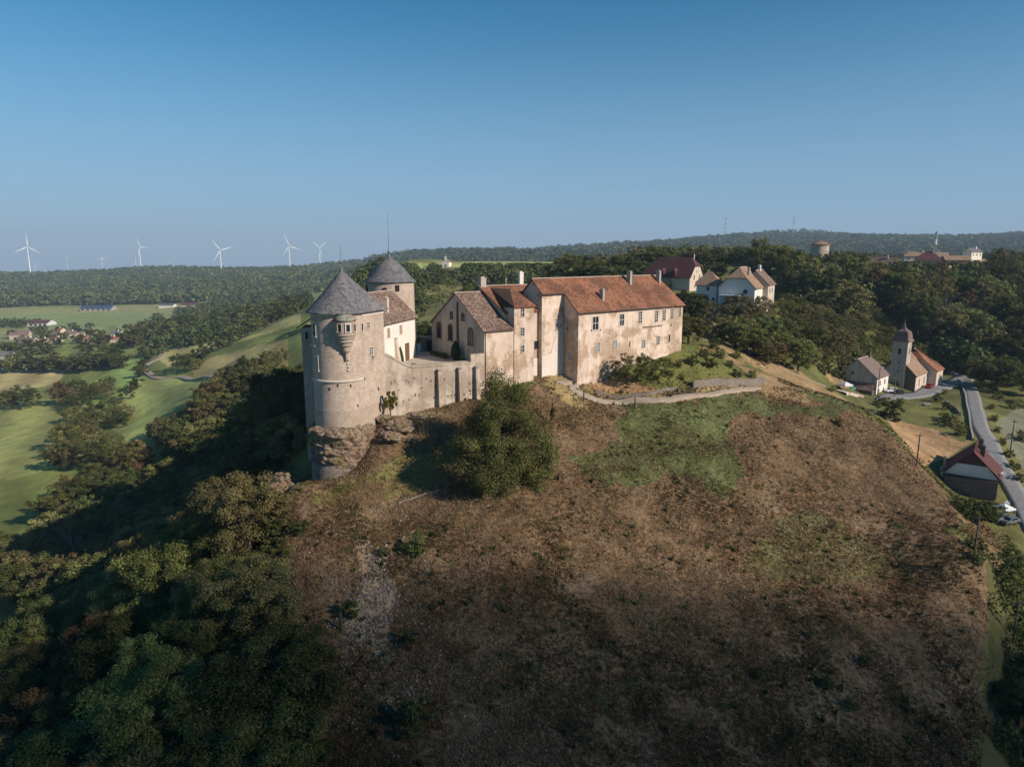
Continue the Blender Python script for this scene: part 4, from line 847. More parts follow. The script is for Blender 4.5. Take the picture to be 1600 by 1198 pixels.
prof = [(2.8, 16.2), (2.75, 16.5), (2.35, 17.2), (2.25, 18.0), (2.1, 18.9), (1.7, 19.6), (.95, 20.1), (.5, 20.7), (.2, 22.0), (.02, 23.4)]
def sqr(r, z, ch=.12): return [(cx_+sx*r*(1-(ch if k else 0)), cy_+sy*r*(1-(0 if k else ch)), zc+z) for sx, sy, k in ((1, 1, 1), (-1, 1, 1), (-1, 1, 0), (-1, -1, 0), (-1, -1, 1), (1, -1, 1), (1, -1, 0), (1, 1, 0))]
n0 = len(m.v)
for r_, z_ in prof: m.v += sqr(r_, z_)
for i in range(len(prof)-1):
    for k in range(8): k2 = (k+1) % 8; m.f.append((n0+i*8+k, n0+i*8+k2, n0+(i+1)*8+k2, n0+(i+1)*8+k)); m.m.append(0)
m.f.append(tuple(n0+k for k in range(8))); m.m.append(0)
m.f.append(tuple(n0+8*(len(prof)-1)+k for k in range(8))); m.m.append(0)
dome = B.part('dome', m, M['tile_pink']); m = MB(); m.tube([(cx_, cy_, zc+23.2), (cx_, cy_, zc+24.6)], .05, 6); m.box(cx_-.04, cx_+.04, cy_-.4, cy_+.4, zc+24.1, zc+24.2); B.part('cross', m, M['dark_metal'], dome)
B.window((-.35, 5.6, zc+13.0), (-1, 0), 1.1, 2.1, (1, 4), 'stone_frame', .25, True, 'wood'); B.window((2.2, 3.35, zc+13.0), (0, -1), .9, 2.1, (1, 4), 'stone_frame', .2, True, 'wood')
B.window((-.35, 5.6, zc+9.2), (-1, 0), .45, .8, (0, 0), 'stone_frame', .1); B.window((-.35, 5.6, zc+6.3), (-1, 0), .45, .7, (0, 0), 'stone_frame', .1, True)
B.window((-.35, 5.6, zc+1.3), (-1, 0), 1.7, 3.0, (1, 0), 'stone_frame', .35, True, 'dark_metal', 'door', 'wood', False)
m = MB(); m.hexa([(-.75, 3.9, zc+3.5), (-.36, 3.9, zc+3.5), (-.36, 7.3, zc+3.5), (-.75, 7.3, zc+3.5)], [(-.7, 5.2, zc+4.6), (-.36, 5.2, zc+4.6), (-.36, 6.0, zc+4.6), (-.7, 6.0, zc+4.6)]); B.part('pediment', m, M['stone_frame'])
for x in (4.2, 9.8): B.window((x, 0, zc+2.6), (0, -1), .8, 2.4, (1, 3), 'stone_frame', .15, True)
# choir: wider, hipped
m_ = B.gable(8.0, 16.6, zc-2, zc+5.6, zc+12.2, M['cream_plaster'], M['tile_orange'], x0=13.62, y0=-2.7, f0=.5, f1=.75, o=.4, wname='choir_wall')
B.window((17.6, -2.7, zc+2.8), (0, -1), .8, 2.6, (1, 3), 'stone_frame', .15, True)
# presbytery
p = ground(1368, 617, 150); B = Bld('presbytery', 'old house with wide grey gable and brown shed beside the church tower', 'house', (p.x, p.y), PH+R(90), p.z-3); zq = p.z
B.gable(11, 12.4, zq-3, zq+5.2, zq+10.6, M['gable_plaster'], M['tile_pink'], o=.4, f1=0)
m = MB(); m.box(.0, 11, -.09, -.004, zq-3, zq+4.9); B.part('side_wall', m, M['white_plaster'])
for x, z in ((3, 3.3), (7.5, 3.3), (2.5, .6), (7.0, .6)): B.window((x, -.09, zq+z), (0, -1), .9, 1.4, (1, 1), 'stone_frame', .12)
B.window((0, 7.4, zq+6.1), (-1, 0), .7, .8, (0, 0), 'stone_frame', .1); B.window((0, 10.2, zq+1.2), (-1, 0), .5, .6, (0, 0), 'stone_frame', .1)
m = MB(); m.box(-2.8, -.1, .3, 8.6, zq-3, zq+1.4); s_ = B.part('shed', m, M['brown_stone']); m = MB(); m.slab([(-3.2, .1, zq+1.35), (-.1, .1, zq+3.3), (-.1, 8.8, zq+3.3), (-3.2, 8.8, zq+1.35)][::-1], .15); sr = B.part('shed_roof', m, M['tile_brown']); sr.parent = s_
B.chimney(9.5, 6.2, zq+10, zq+12, .8, 1.4, 'brown_stone', B.roof)
# farmhouse by the road
p = ground(1556, 782, 120); zf = p.z; B = Bld('farmhouse', 'farmhouse with maroon roof and white banded gable by the road at lower right', 'house', (p.x, p.y), R(-37)+R(90), zf-4)
B.gable(9.5, 10.2, zf-4, zf+4.9, zf+9.9, M['brown_stone'], M['tile_maroon'], o=.55, f0=0, ridge='tile_maroon')
m = MB(); m.hexa([(-.07, .02, zf+4.3), (-.004, .02, zf+4.3), (-.004, 10.1, zf+4.3), (-.07, 10.1, zf+4.3)], [(-.07, 2.2, zf+7.0), (-.004, 2.2, zf+7.0), (-.004, 7.9, zf+7.0), (-.07, 7.9, zf+7.0)]); B.part('white_band', m, M['white_plaster'])
m = MB(); m.hexa([(-.09, 2.1, zf+7.003), (-.004, 2.1, zf+7.003), (-.004, 8.0, zf+7.003), (-.09, 8.0, zf+7.003)], [(-.09, 5.0, zf+9.7), (-.004, 5.0, zf+9.7), (-.004, 5.2, zf+9.7), (-.09, 5.2, zf+9.7)]); B.part('boarded_gable', m, M['tile_maroon'])
m = MB(); m.box(-.9, -.1, .2, 10.0, zf-4, zf+3.9); an = B.part('annex', m, M['tile_pink']); m = MB(); m.slab([(-1.1, -.1, zf+3.92), (-.1, -.1, zf+4.2), (-.1, 10.3, zf+4.2), (-1.1, 10.3, zf+3.92)][::-1], .1); ar = B.part('annex_roof_shadow_line', m, M['tile_dark']); ar.parent = an  # thin dark roof edge doubles as a painted shadow line
B.chimney(3.5, 3.6, zf+7.5, zf+10.6, .8, .9, 'brown_stone', B.roof); B.chimney(6.5, 4.2, zf+8.5, zf+11.4, .8, .9, 'brown_stone', B.roof)
for k, y_ in enumerate((-.1, 1.0)):
    m = MB(); c = Vector((1.2+k*1.2, -.65, zf+5.4)); m.ring((c.x, c.y), [(.01, zf+5.35), (.35, zf+5.45), (.48, zf+5.7), (.44, zf+5.72), (.01, zf+5.5)], 14); m.tube([(c.x, -.2, zf+4.9), (c.x, c.y, zf+5.4)], .04, 6); B.part('satellite_dish', m, M['white_frame'])
pw = (B.O[0], B.O[1])
p = ground(1482, 752, 120); S = Bld('garden_shed', 'small flat roofed white shed left of the farmhouse', 'shed', (p.x, p.y), R(-37), p.z-2)
m = MB(); m.box(-1.8, 1.8, 0, 3.2, p.z-2, p.z+2.3); S.part('wall', m, M['white_plaster']); m = MB(); m.box(-2, 2, -.2, 3.4, p.z+2.3, p.z+2.5); S.part('roof', m, M['concrete']); S.window((-.6, 0, p.z+1.4), (0, -1), .9, .5, (1, 0), 'white_frame', .06); S.window((.8, 0, p.z+1.4), (0, -1), .7, .5, (1, 0), 'white_frame', .06)
p = ground(1474, 742, 120)
m = MB(); m.tube([(0, 0, 0), (0, 0, 4.6)], [.3, .24], 8); m.box(-.35, .35, -.35, .35, 4.6, 4.8); o = m.build('flue', M['concrete']); o.location = (p.x, p.y, p.z-.5); tag(o, 'grey concrete flue standing behind the white shed', 'flue')

# small chapel on the hill, stump tower, village houses
p = gcol(706, 600); z = p.z
B = Bld('hill_chapel', 'tiny white chapel with bellcote on the hillside behind the castle', 'chapel', (p.x-2.6, p.y), R(-12)+R(90), z-1)
B.ang = R(78); B.gable(7.5, 6.0, z-1, z+4.0, z+6.2, M['white_plaster'], M['tile_tan'], o=.2, ridge=None); m = MB(); m.box(-.3, .5, 2.3, 3.7, z+5.5, z+8.2); m.hexa([(-.4, 2.2, z+8.2), (.6, 2.2, z+8.2), (.6, 3.8, z+8.2), (-.4, 3.8, z+8.2)], [(0, 3, z+9.3), (.1, 3, z+9.3), (.1, 3.1, z+9.3), (0, 3.1, z+9.3)]); B.part('bellcote', m, M['white_plaster'])
m = MB(); m.box(-.06, -.003, 2.3, 3.7, z, z+2.4); B.part('door', m, M['wood'])
p = col_xy(1280, 430, 0); B = Bld('stump_tower', 'short round stone tower with low conical roof above the trees', 'tower', (p.x, p.y), 0, -14)
m = MB(); m.ring((0, 0), [(5.4, -14), (5.3, 6.4)], 32); B.part('wall', m, M['tower_stone']); m = MB(); m.ring((0, 0), [(.1, 6.3), (5.9, 6.3), (5.9, 6.7), (3, 8.2), (.4, 9.0), (.01, 9.3)], 32); B.part('roof', m, M['tile_tan'])
VH = [ # px, d, ground lift, phi, L, W, he, hr, wall, roof, label
 (1352, 395, 1.5, -35, 14, 10, 5.5, 10.5, 'cream_plaster', 'tile_brown', 'cream house with brown roof half hidden in the wood right of the stump tower'),
 (1328, 420, 1.0, -30, 12, 9, 4.5, 9, 'cream_plaster', 'tile_orange', 'red roofed house behind the trees below the stump tower'),
 (1432, 480, 1.5, -25, 14, 12, 3.5, 9.5, 'gable_plaster', 'tile_maroon', 'house with maroon hipped roof on the plateau behind the wood'),
 (1412, 520, 1.5, -20, 18, 9, 4, 7, 'cream_plaster', 'tile_tan', 'long tan roofed house left of the maroon hipped roof on the plateau'),
 (1477, 500, .5, -15, 16, 12, 3, 6, 'wood', 'tile_tan', 'dark timber barn with pale roof on the plateau edge'),
 (1455, 540, .5, -15, 12, 8, 3, 6, 'cream_plaster', 'tile_tan', 'low white building between the two plateau barns'),
 (1517, 560, 1.5, 20, 12, 8, 5, 8, 'white_plaster', 'slate', 'white house with grey roof beyond the plateau trees'),
 (30, 1010, 0, 4, 40, 24, 5, 9, 'white_frame', 'tile_maroon', 'farm shed with purple red roof left of its twin in the valley pasture'),
 (-4, 1010, 0, 4, 30, 24, 5, 9, 'white_frame', 'tile_maroon', 'farm shed with purple red roof at the left edge of the valley pasture'),
 (15, 830, 0, 15, 20, 14, 5, 10, 'cream_plaster', 'tile_pink', 'big white farmhouse with pale roof in the valley village'),
 (29, 760, 0, -12, 19, 10, 5, 9, 'cream_plaster', 'tile_pink', 'long pink brown roofed house in the valley village'),
 (61, 740, 0, -30, 10, 9, 5, 9, 'cream_plaster', 'tile_orange', 'gabled house right of the long pink brown roof in the valley village'),
 (83, 870, 0, -20, 13, 9, 4.5, 8, 'cream_plaster', 'tile_orange', 'white house with orange roof below the green pasture'),
 (97, 830, 0, 10, 16, 9, 3.5, 7, 'cream_plaster', 'tile_pink', 'low house with pink hipped roof in the valley village'),
 (78, 770, 0, -30, 12, 9, 5, 9, 'cream_plaster', 'tile_orange', 'orange roofed house between trees in the valley village'),
 (119, 730, 0, 5, 11, 9, 5, 9, 'cream_plaster', 'tile_orange', 'red roofed house with white chimneys at the right of the valley village'),
 (2, 560, 0, 0, 14, 9, 4, 8, 'cream_plaster', 'tile_orange', 'orange roofed house at the left edge behind the hedge'),
 (167, 700, 0, 20, 10, 8, 4, 7, 'cream_plaster', 'tile_orange', 'small red roofed house among the trees right of the valley village'),
 (174, 760, 0, 0, 10, 7, 4, 7, 'white_plaster', 'slate', 'small white house with grey roof among the valley trees'),
 (125, 1260, 0, 3, 56, 22, 5, 10, 'concrete', 'solar', 'long barn with dark blue solar roof at the foot of the forest'),
 (248, 1260, 0, 3, 26, 16, 5, 8, 'white_plaster', 'metal', 'white shed with grey roof at the foot of the forest'),
 (282, 1230, 0, 3, 26, 18, 5, 9, 'cream_plaster', 'tile_maroon', 'white farm shed with red roof at the foot of the forest'),
 (-3, 640, 0, 10, 12, 8, 4, 7, 'concrete', 'slate', 'grey roofed shed at the left edge of the valley village'),
]
for i, (px, d, lift, phi, L, W, he, hr, wl_, rf_, lab) in enumerate(VH):
    p = gcol(px, d); z = p.z+lift
    B = Bld('farm_shed' if 'shed' in lab or 'barn' in lab else 'village_house', lab, 'farm building' if 'shed' in lab or 'barn' in lab else 'house', (p.x, p.y), R(phi), z-3, 'houses and barns around the castle hill')
    fh = .9 if 'hipped' in lab else 0
    B.gable(L, W, z-3, z+he, z+hr, M[wl_], M[rf_], f0=fh, f1=fh, o=.5, ridge=None)
    nw = 3 if L < 30 else 6
    for k in range(nw): B.window((L*(k+.5)/nw, 0, z+he*.55), (0, -1), 1.0 if L < 30 else 4, 1.3 if L < 30 else 2.6, (1, 0) if L < 30 else (0, 0), 'stone_frame', .15)
    if L < 20 and 'shed' not in lab and 'barn' not in lab: B.chimney(L*.7, W*.4, z+hr-1.5, z+hr+1.0, .9, .9, 'white_plaster', B.roof)
# ------------------------------------------------------------------ trees
def leaf_cloud(seed, nb, per, leaf, shape='round', H=10.0, Rw=4.2, z0=2.0, shell=.6):
    """leaf quads gathered in uneven clumps through a crown; heights from z0 to H"""
    g = np.random.default_rng(seed); c = []
    while len(c) < nb:
        p = g.uniform(-1, 1, 3); 
        if shape == 'round': e = np.linalg.norm(p*[1, 1, 1]); 
        elif shape == 'tall': e = np.hypot(p[0], p[1])/max(.15, (1-abs(p[2]+.15)**2.2))
        elif shape == 'bell': e = np.hypot(p[0], p[1])/max(.12, 1-max(0, p[2]+.35)**1.9*.60-max(0, -p[2]-.8)*.3)
        elif shape == 'cone': e = np.hypot(p[0], p[1])/max(.05, (1-(p[2]+1)/2)*1.05)
        elif shape == 'spread': e = np.sqrt(p[0]**2+p[1]**2+(max(0, p[2])*1.0)**2+(min(0, p[2])*1.3)**2)
        else: e = np.linalg.norm(p)
        lim = 1+.25*math.sin(3.1*math.atan2(p[1], p[0])+seed)+.15*math.sin(5*p[2]+seed*2)
        if e < lim*.92 and e > shell*g.uniform(.2, 1): c.append(p)
    c = np.array(c); Hc = (H-z0)/2; rb = g.uniform(.13, .30, nb)*(1.0 if shape != 'cone' else .7)
    if shape == 'cone': rb *= np.clip(1.15-(c[:, 2]+1)/2, .25, 1)
    n = nb*per; bi = np.repeat(np.arange(nb), per); d = g.normal(size=(n, 3)); d /= np.linalg.norm(d, axis=1)[:, None]
    d[:, 2] = np.abs(d[:, 2])*np.where(g.random(n) < .75, 1, -1)
    rr = rb[bi]*g.uniform(.35, 1.08, n)
    P = (c[bi]+d*rr[:, None]*[1, 1, .8])*[Rw, Rw, Hc]+[0, 0, z0+Hc]
    nrm = d+g.normal(size=(n, 3))*.55+[0, 0, .25]; nrm /= np.linalg.norm(nrm, axis=1)[:, None]
    a = np.cross(nrm, g.normal(size=(n, 3))); a /= np.linalg.norm(a, axis=1)[:, None]; b = np.cross(nrm, a)
    s = leaf*g.uniform(.6, 1.3, n)[:, None]
    V = np.stack([P-a*s-b*s*.25, P-b*s*.9+a*s*.1, P+a*s+b*s*.2, P+b*s*.8-a*s*.2], 1)
    t = np.clip(g.normal(.5, .13, nb)[bi]+g.normal(0, .13, n), 0, 1)
    return V.reshape(-1, 3), np.arange(n*4).reshape(-1, 4), np.repeat(t, 4)
def crown_mesh(name, mat, **kw):
    V, F_, t = leaf_cloud(**kw); return np_mesh(name, V, F_, M[mat], {'tint': ('FLOAT', t)})
def trunk_mesh(seed, H, r, top, spread=2.2, limbs=6, mat='bark', lift=.35):
    g = random.Random(seed); m = MB(); p = [(0, 0, -1.2)]; 
    for i in range(1, 6): p.append((g.uniform(-.25, .25)*i*.4, g.uniform(-.25, .25)*i*.4, top*i/5))
    m.tube(p, [r*1.25, r, r*.85, r*.7, r*.5, r*.2], 7)
    for k in range(limbs):
        i = g.choice([2, 3, 3, 4]); q0 = Vector(p[i]); a = 2*math.pi*(k/limbs)+g.uniform(-.4, .4); L = spread*g.uniform(.6, 1.1)
        q1 = q0+Vector((math.cos(a)*L*.5, math.sin(a)*L*.5, top*lift*.5)); q2 = q0+Vector((math.cos(a)*L, math.sin(a)*L, top*lift*g.uniform(.7, 1.1)))
        m.tube([q0, q1, q2], [r*.42, r*.26, r*.08], 5)
        for s_ in (-1, 1):
            q3 = q1+Vector((math.cos(a+s_*.8)*L*.5, math.sin(a+s_*.8)*L*.5, top*.16)); m.tube([q1, q3], [r*.16, r*.04], 4)
    me = bpy.data.meshes.new('trunk'); me.from_pydata(m.v, [], m.f); me.materials.append(M[mat]); me.update(); return me
TR = {}
def variants(key, mat, n, lod, shape, **kw):
    L = []
    for i in range(n):
        nb, per, leaf = {'near': (110, 310, .084), 'mid': (70, 120, .17), 'far': (40, 45, .38)}[lod]
        sd = hash_(key)+i*13; k = dict(H=10.0, Rw=4.1, z0=1.6); k.update(kw)
        L.append((crown_mesh('crown', mat, seed=sd, nb=nb, per=per, leaf=leaf, shape=shape, **k), trunk_mesh(sd, 10, .26, 7.2)))
    TR[key] = L
def hash_(s): return sum((i+1)*ord(ch) for i, ch in enumerate(s)) % 9973
for lod, n in (('near', 3), ('mid', 2), ('far', 2)):
    for nm, mat, shp in (('dark', 'leaf_dark', 'round'), ('mid', 'leaf_mid', 'round'), ('olive', 'leaf_olive', 'round'), ('rust', 'leaf_rust', 'tall')):
        if nm == 'rust' and lod == 'far': continue
        variants(lod+nm, mat, n if nm != 'rust' else 1, lod, shp, **({'Rw': 3.0} if shp == 'tall' else {}))
variants('nearcone', 'leaf_dark', 1, 'near', 'cone', Rw=2.6, z0=.5, H=12.0)
variants('farcone', 'leaf_dark', 1, 'far', 'cone', Rw=2.4, z0=.5, H=12.0)
PLANTS = []
WORD = {'dark': 'dark green', 'mid': 'fresh green', 'olive': 'olive yellowish', 'rust': 'reddish brown', 'cone': 'pointed dark conifer'}
def colour_of(ky): return WORD[ky[4:] if ky.startswith('near') else ky[3:]]
def top_limit(px, d):                 # highest row the crowns may reach so that the roofs behind stay in sight
    if 985 < px < 1098 and d < 307: return 436
    if 1232 < px < 1330 and d > 230: return 393
    if 1330 <= px < 1385 and d > 230: return 409 if d < 395 else 396
    if 1385 <= px < 1545 and d > 230: return 408 if d < 480 else 398
    if 880 < px < 985 and d > 200: return 396
    if d > 230 and px > 1080: return 386
    if 688 < px < 726 and d < 598: return 420
    if 600 < px < 885 and 300 < d < 1100: return 411
    if 205 < px < 470 and 130 < d < 420: return float(np.interp(px, [205, 220, 305, 332, 400, 470], [690, 668, 633, 583, 552, 505]))
    return 0
def plant(key, loc, h, label, group=None, wide=1.0, region=None):
    px, py = proj(*loc); L = top_limit(px, loc[1])
    if L and 'tallest' not in (label or ''): h = min(h, -float(slope_of(L))*loc[1]-loc[2])
    if h < 3.5: return
    PLANTS.append([h*wide/loc[1], key, tuple(loc), h, wide, label, group, region, px, row_of(-(loc[2]+h*.7)/loc[1])])
taken = []
def grove(poly, n, keys, hr, label, group, sp=.55, wide=(1.0, 1.25), tries=60, box=None, maxn=None):
    """scatter single trees over a plan region given in (image column, distance)"""
    xs = [p[0] for p in poly]; ys = [p[1] for p in poly]; k = 0; placed = 0
    while placed < n and k < n*tries:
        k += 1; px = rnd.uniform(min(xs), max(xs)); d = math.exp(rnd.uniform(math.log(min(ys)), math.log(max(ys))))
        if not bool(inpoly(np.array([px]), np.array([d]), poly)[0]): continue
        h = rnd.uniform(*hr); p = gcol(px, d)
        if any((p.x-t[0])**2+(p.y-t[1])**2 < (sp*(h+t[2])*.42)**2 for t in taken): continue
        ky = rnd.choice(keys); plant(ky, p, h, None, group, rnd.uniform(*wide), label.split(' ', 1)[1]); taken.append((p.x, p.y, h)); placed += 1
    return placed
# the solitary round tree below the wall
p = ground(783, 764, 60)
big_c = crown_mesh('crown', 'leaf_walnut', seed=77, nb=230, per=520, leaf=.11, shape='bell', H=18.8, Rw=7.9, z0=-.3, shell=.55)
o = thing('tree', 'big broad solitary tree on the brown slope below the buttressed wall', 'tree', (p.x, p.y+1.5, p.z-.2)); link('trunk', trunk_mesh(5, 17, .5, 12, 4.6, 9), o); link('crown', big_c, o); o.scale = (1, 1, 1); taken.append((p.x, p.y, 20))
p = gcol(611, 114.6); yc = crown_mesh('crown', 'leaf_yellow', seed=8, nb=55, per=60, leaf=.11, shape='tall', H=5.2, Rw=1.05, z0=1.3)
o = thing('tree', 'small slender yellow green tree against the foot of the buttressed wall', 'tree', tuple(p)); link('trunk', trunk_mesh(8, 4, .09, 3.6, .7, 5), o); link('crown', yc, o)
# clipped shrubs and hedges of the courtyard
def shrub(px, d, z, label, H, Rw, shape='tall', mat='leaf_clip', cat='shrub', nb=60, per=60, leaf=.1, group=None, z0=.05, name='shrub', loc=None):
    me = crown_mesh(name, mat, seed=int(abs(px))+int(H*7), nb=nb, per=per, leaf=leaf, shape=shape, H=H, Rw=Rw, z0=z0, shell=.3)
    if loc is None: q_ = col_xy(px, d, z); loc = (q_.x, q_.y, z)
    return tag(link(name, me, None, loc, (0, 0, rnd.uniform(0, 6))), label, cat, group)
def topiary(loc, label, H, r, pw):
    g = np.random.default_rng(int(H*10)); n = 5200; t = g.random(n); a = g.uniform(0, 6.283, n); rr = r*np.clip(np.sin(np.pi*np.clip(t, .0, 1)**pw), .03, 1)**.7*g.uniform(.93, 1.02, n)
    P = np.stack([rr*np.cos(a), rr*np.sin(a), t*H], 1); nr = np.stack([np.cos(a), np.sin(a), .4+0*a], 1)+g.normal(size=(n, 3))*.35; u = np.cross(nr, g.normal(size=(n, 3))); u /= np.linalg.norm(u, axis=1)[:, None]; v = np.cross(nr, u); v /= np.linalg.norm(v, axis=1)[:, None]; s = .075
    V = np.stack([P-u*s, P-v*s, P+u*s, P+v*s], 1).reshape(-1, 3); me = np_mesh('clipped_evergreen', V, np.arange(n*4).reshape(-1, 4), M['leaf_clip'], {'tint': ('FLOAT', np.repeat(np.clip(g.normal(.6, .15, n), 0, 1), 4))})
    tag(link('clipped_evergreen', me, None, loc), label, 'shrub')
x, y = cq(-1.3, 9.3-1.2); topiary((x, y, -20.3), 'round topped clipped evergreen against the chapel gable', 3.9, .95, .8)
q_ = col_xy(626, 129.5, -20.3); topiary((q_.x, q_.y, -20.3), 'slim pointed clipped conifer beside the white lodging door', 3.2, .62, .45)
for i, (a0, a1) in enumerate(((10.5, 17.5), (3.6, 7.2))):
    for j in range(1):
        nb = 50; g = np.random.default_rng(i); L = []
        V, F_, t = leaf_cloud(seed=40+i, nb=90, per=45, leaf=.11, shape='round', H=1.0, Rw=1.0, z0=0.0, shell=.1)
        V[:, 1] *= (a1-a0)/2; V[:, 0] *= .55; me = np_mesh('hedge', V, F_, M['leaf_clip'], {'tint': ('FLOAT', t)})
        x, y = cq(-1.6 if i == 0 else -2.0, (a0+a1)/2); tag(link('hedge', me, None, (x, y, -20.3), (0, 0, QA)), ['low clipped hedge along the left half of the chapel gable', 'low clipped hedge in front of the right chapel window'][i], 'hedge')
# orchard trees in front of the long wing
for i, (px, py, h, w_) in enumerate(((973, 600, 6.6, .95), (1005, 605, 7.4, .95), (1035, 600, 5.4, 1.15), (957, 590, 3.0, .8))):
    p = ground(px, py, 60); plant('midmid' if i != 0 else 'midolive', tuple(p), h, ['leafy fruit tree left in the row before the long wing', 'tallest fruit tree in the row before the long wing', 'low spreading fruit tree at the right end of the orchard row', 'small thin sapling against the long wing wall'][i], 'fruit trees before the long wing', w_); taken.append((p.x, p.y, h))
p = ground(863, 664, 60); shrub(863, 0, 0, 'lone thin dark cypress on the slope right of the big tree', 4.4, .42, 'tall', 'leaf_dark', 'tree', 26, 40, .12, loc=tuple(p), name='cypress')
# shrubs around
sh = [(1098, 520, 4.0, 'mid'), (1082, 505, 6.5, 'mid'), (1115, 545, 3.0, 'dark'), (1080, 570, 2.2, 'dark'), (1100, 560, 2.4, 'olive'), (1060, 575, 1.8, 'olive'), (1140, 575, 1.8, 'mid'), (1125, 560, 2.6, 'mid'), (1048, 590, 1.6, 'mid'),
      (1130, 530, 2.6, 'olive'), (1150, 560, 2.2, 'mid'), (1175, 590, 2.0, 'mid'), (1110, 575, 2.4, 'dark'), (1065, 595, 1.4, 'dark'), (1150, 590, 1.8, 'dark'), (1290, 585, 4.2, 'mid'), (1310, 590, 4.0, 'mid'), (1320, 575, 4.2, 'olive'), (1300, 612, 1.6, 'olive'),
      (1392, 655, 5.2, 'dark'), (1372, 635, 2.5, 'dark'), (1383, 632, 2.4, 'olive'), (1405, 632, 2.2, 'dark'), (1464, 628, 2.6, 'dark'), (1480, 640, 2.2, 'dark'), (1474, 655, 2.2, 'mid'), (1490, 668, 3.6, 'olive'), (1500, 680, 3.0, 'mid'), (1482, 662, 2.8, 'mid'), (1476, 616, 1.8, 'olive'),
      (650, 865, 2.8, 'dark'), (545, 965, 2.4, 'dark'), (600, 868, 1.3, 'dark'), (470, 835, 2.0, 'dark'), (640, 1010, 2.0, 'dark'), (645, 1140, 3.2, 'dark'), (1310, 665, 1.6, 'mid'), (1290, 1075, 1.5, 'dark'), (1330, 1110, 1.3, 'dark'), (1180, 1060, 1.2, 'dark'), (1350, 1040, 1.4, 'dark'),
      (1498, 800, 3.2, 'dark'), (1515, 812, 4.2, 'dark'), (1535, 815, 4.6, 'dark'), (1548, 810, 3.6, 'dark'), (1525, 860, 2.4, 'olive'), (1530, 880, 2.2, 'mid'), (1590, 890, 4.0, 'dark'), (1575, 905, 3.4, 'dark'), (1548, 640, 1.6, 'dark'), (1553, 658, 1.8, 'dark'), (1559, 676, 1.7, 'dark'), (1566, 695, 1.9, 'dark'), (1574, 715, 1.8, 'dark'), (1583, 735, 1.9, 'dark'), (1592, 752, 2.0, 'dark'), (1585, 640, 3.4, 'mid'), (1560, 625, 2.6, 'mid'), (1598, 690, 3.0, 'olive')]
sm = {}
for k, mt in (('dark', 'leaf_dark'), ('mid', 'leaf_mid'), ('olive', 'leaf_olive')): sm[k] = [crown_mesh('shrub', mt, seed=60+i, nb=60, per=60, leaf=.09*10/3, shape='round', H=10, Rw=5.5, z0=-1.0, shell=.2) for i in range(2)]
def place_name(px, py):
    if px > 1540 and 630 < py < 755: return 'beside the right edge of the road'
    if px > 1440 and py > 740: return 'near the farmhouse at lower right'
    if px > 1360 and py < 700: return 'on the bank below the church square'
    if py < 600: return 'on the grassy slope right of the long wing'
    if px < 700: return 'on the brown slope around the stony scree'
    return 'on the brown open hillside'
shl = {}
for px, py, h, k in sorted(sh): shl.setdefault((k, place_name(px, py), 'large' if h > 2.5 else 'small'), []).append((px, py))
for px, py, h, k in sh:
    p = ground(px, py, 40); s = h/10; wd = {'dark': 'dark green', 'mid': 'fresh green', 'olive': 'olive'}[k]; ky = (k, place_name(px, py), 'large' if h > 2.5 else 'small')
    o = link('shrub', rnd.choice(sm[k]), None, tuple(p), (0, 0, rnd.uniform(0, 6)), (s*rnd.uniform(.9, 1.3), s*rnd.uniform(.9, 1.3), s)); L_ = shl[ky]
    tag(o, f'{ky[2]} {wd} shrub {ky[1]}'+('' if len(L_) == 1 else f', {["first","second","third","fourth","fifth","sixth","seventh","eighth","ninth","tenth"][L_.index((px, py))]} from left'), 'shrub', f'shrubs {place_name(px, py)}')
ND = ['neardark', 'neardark', 'nearmid', 'nearolive', 'nearmid', 'nearolive']
specials = [(155, 84, 13, 'nearrust', 'tall reddish brown tree in the lower left wood'), (65, 72, 12, 'nearrust', 'rust coloured tree nearest the lower left corner'), (398, 99, 8.5, 'nearolive', 'rounded yellowish tree left of the rock ledge'), (280, 92, 13.5, 'nearmid', 'tallest spreading green tree at the top of the lower left wood'), (350, 66, 7, 'nearrust', 'small reddish tree at the right of the lower left wood')]
for px, d, h, k, lb in specials:
    p = gcol(px, d); plant(k, p, h, lb, None, 1.15); taken.append((p.x, p.y, h))
grove([(-60, 50), (470, 48), (455, 62), (415, 78), (400, 88), (395, 100), (410, 108), (330, 112), (250, 118), (100, 125), (-60, 120)], 50, ND, (9, 14.5), '* tree in the lower left wood', 'trees of the lower left wood', .62, (1.0, 1.3))
EDGE = ['third', 'fourth', 'fifth', 'seventh', 'second', 'first', 'sixth', 'eighth', 'ninth']
for px, d, h in ((452, 62, 4.5), (440, 70, 4), (425, 82, 3.6), (430, 92, 3.4), (470, 56, 5), (480, 50, 5), (430, 88, 3), (412, 100, 4.5), (425, 103, 3.5)):
    p = gcol(px, d); s = h/10; o = link('shrub', rnd.choice(sm['dark']), None, tuple(p), (0, 0, rnd.uniform(0, 6)), (s*1.2, s*1.2, s)); tag(o, f'dark shrub at the right edge of the lower left wood, {EDGE.pop(0)} upwards', 'shrub', 'shrubs along the right edge of the lower left wood')
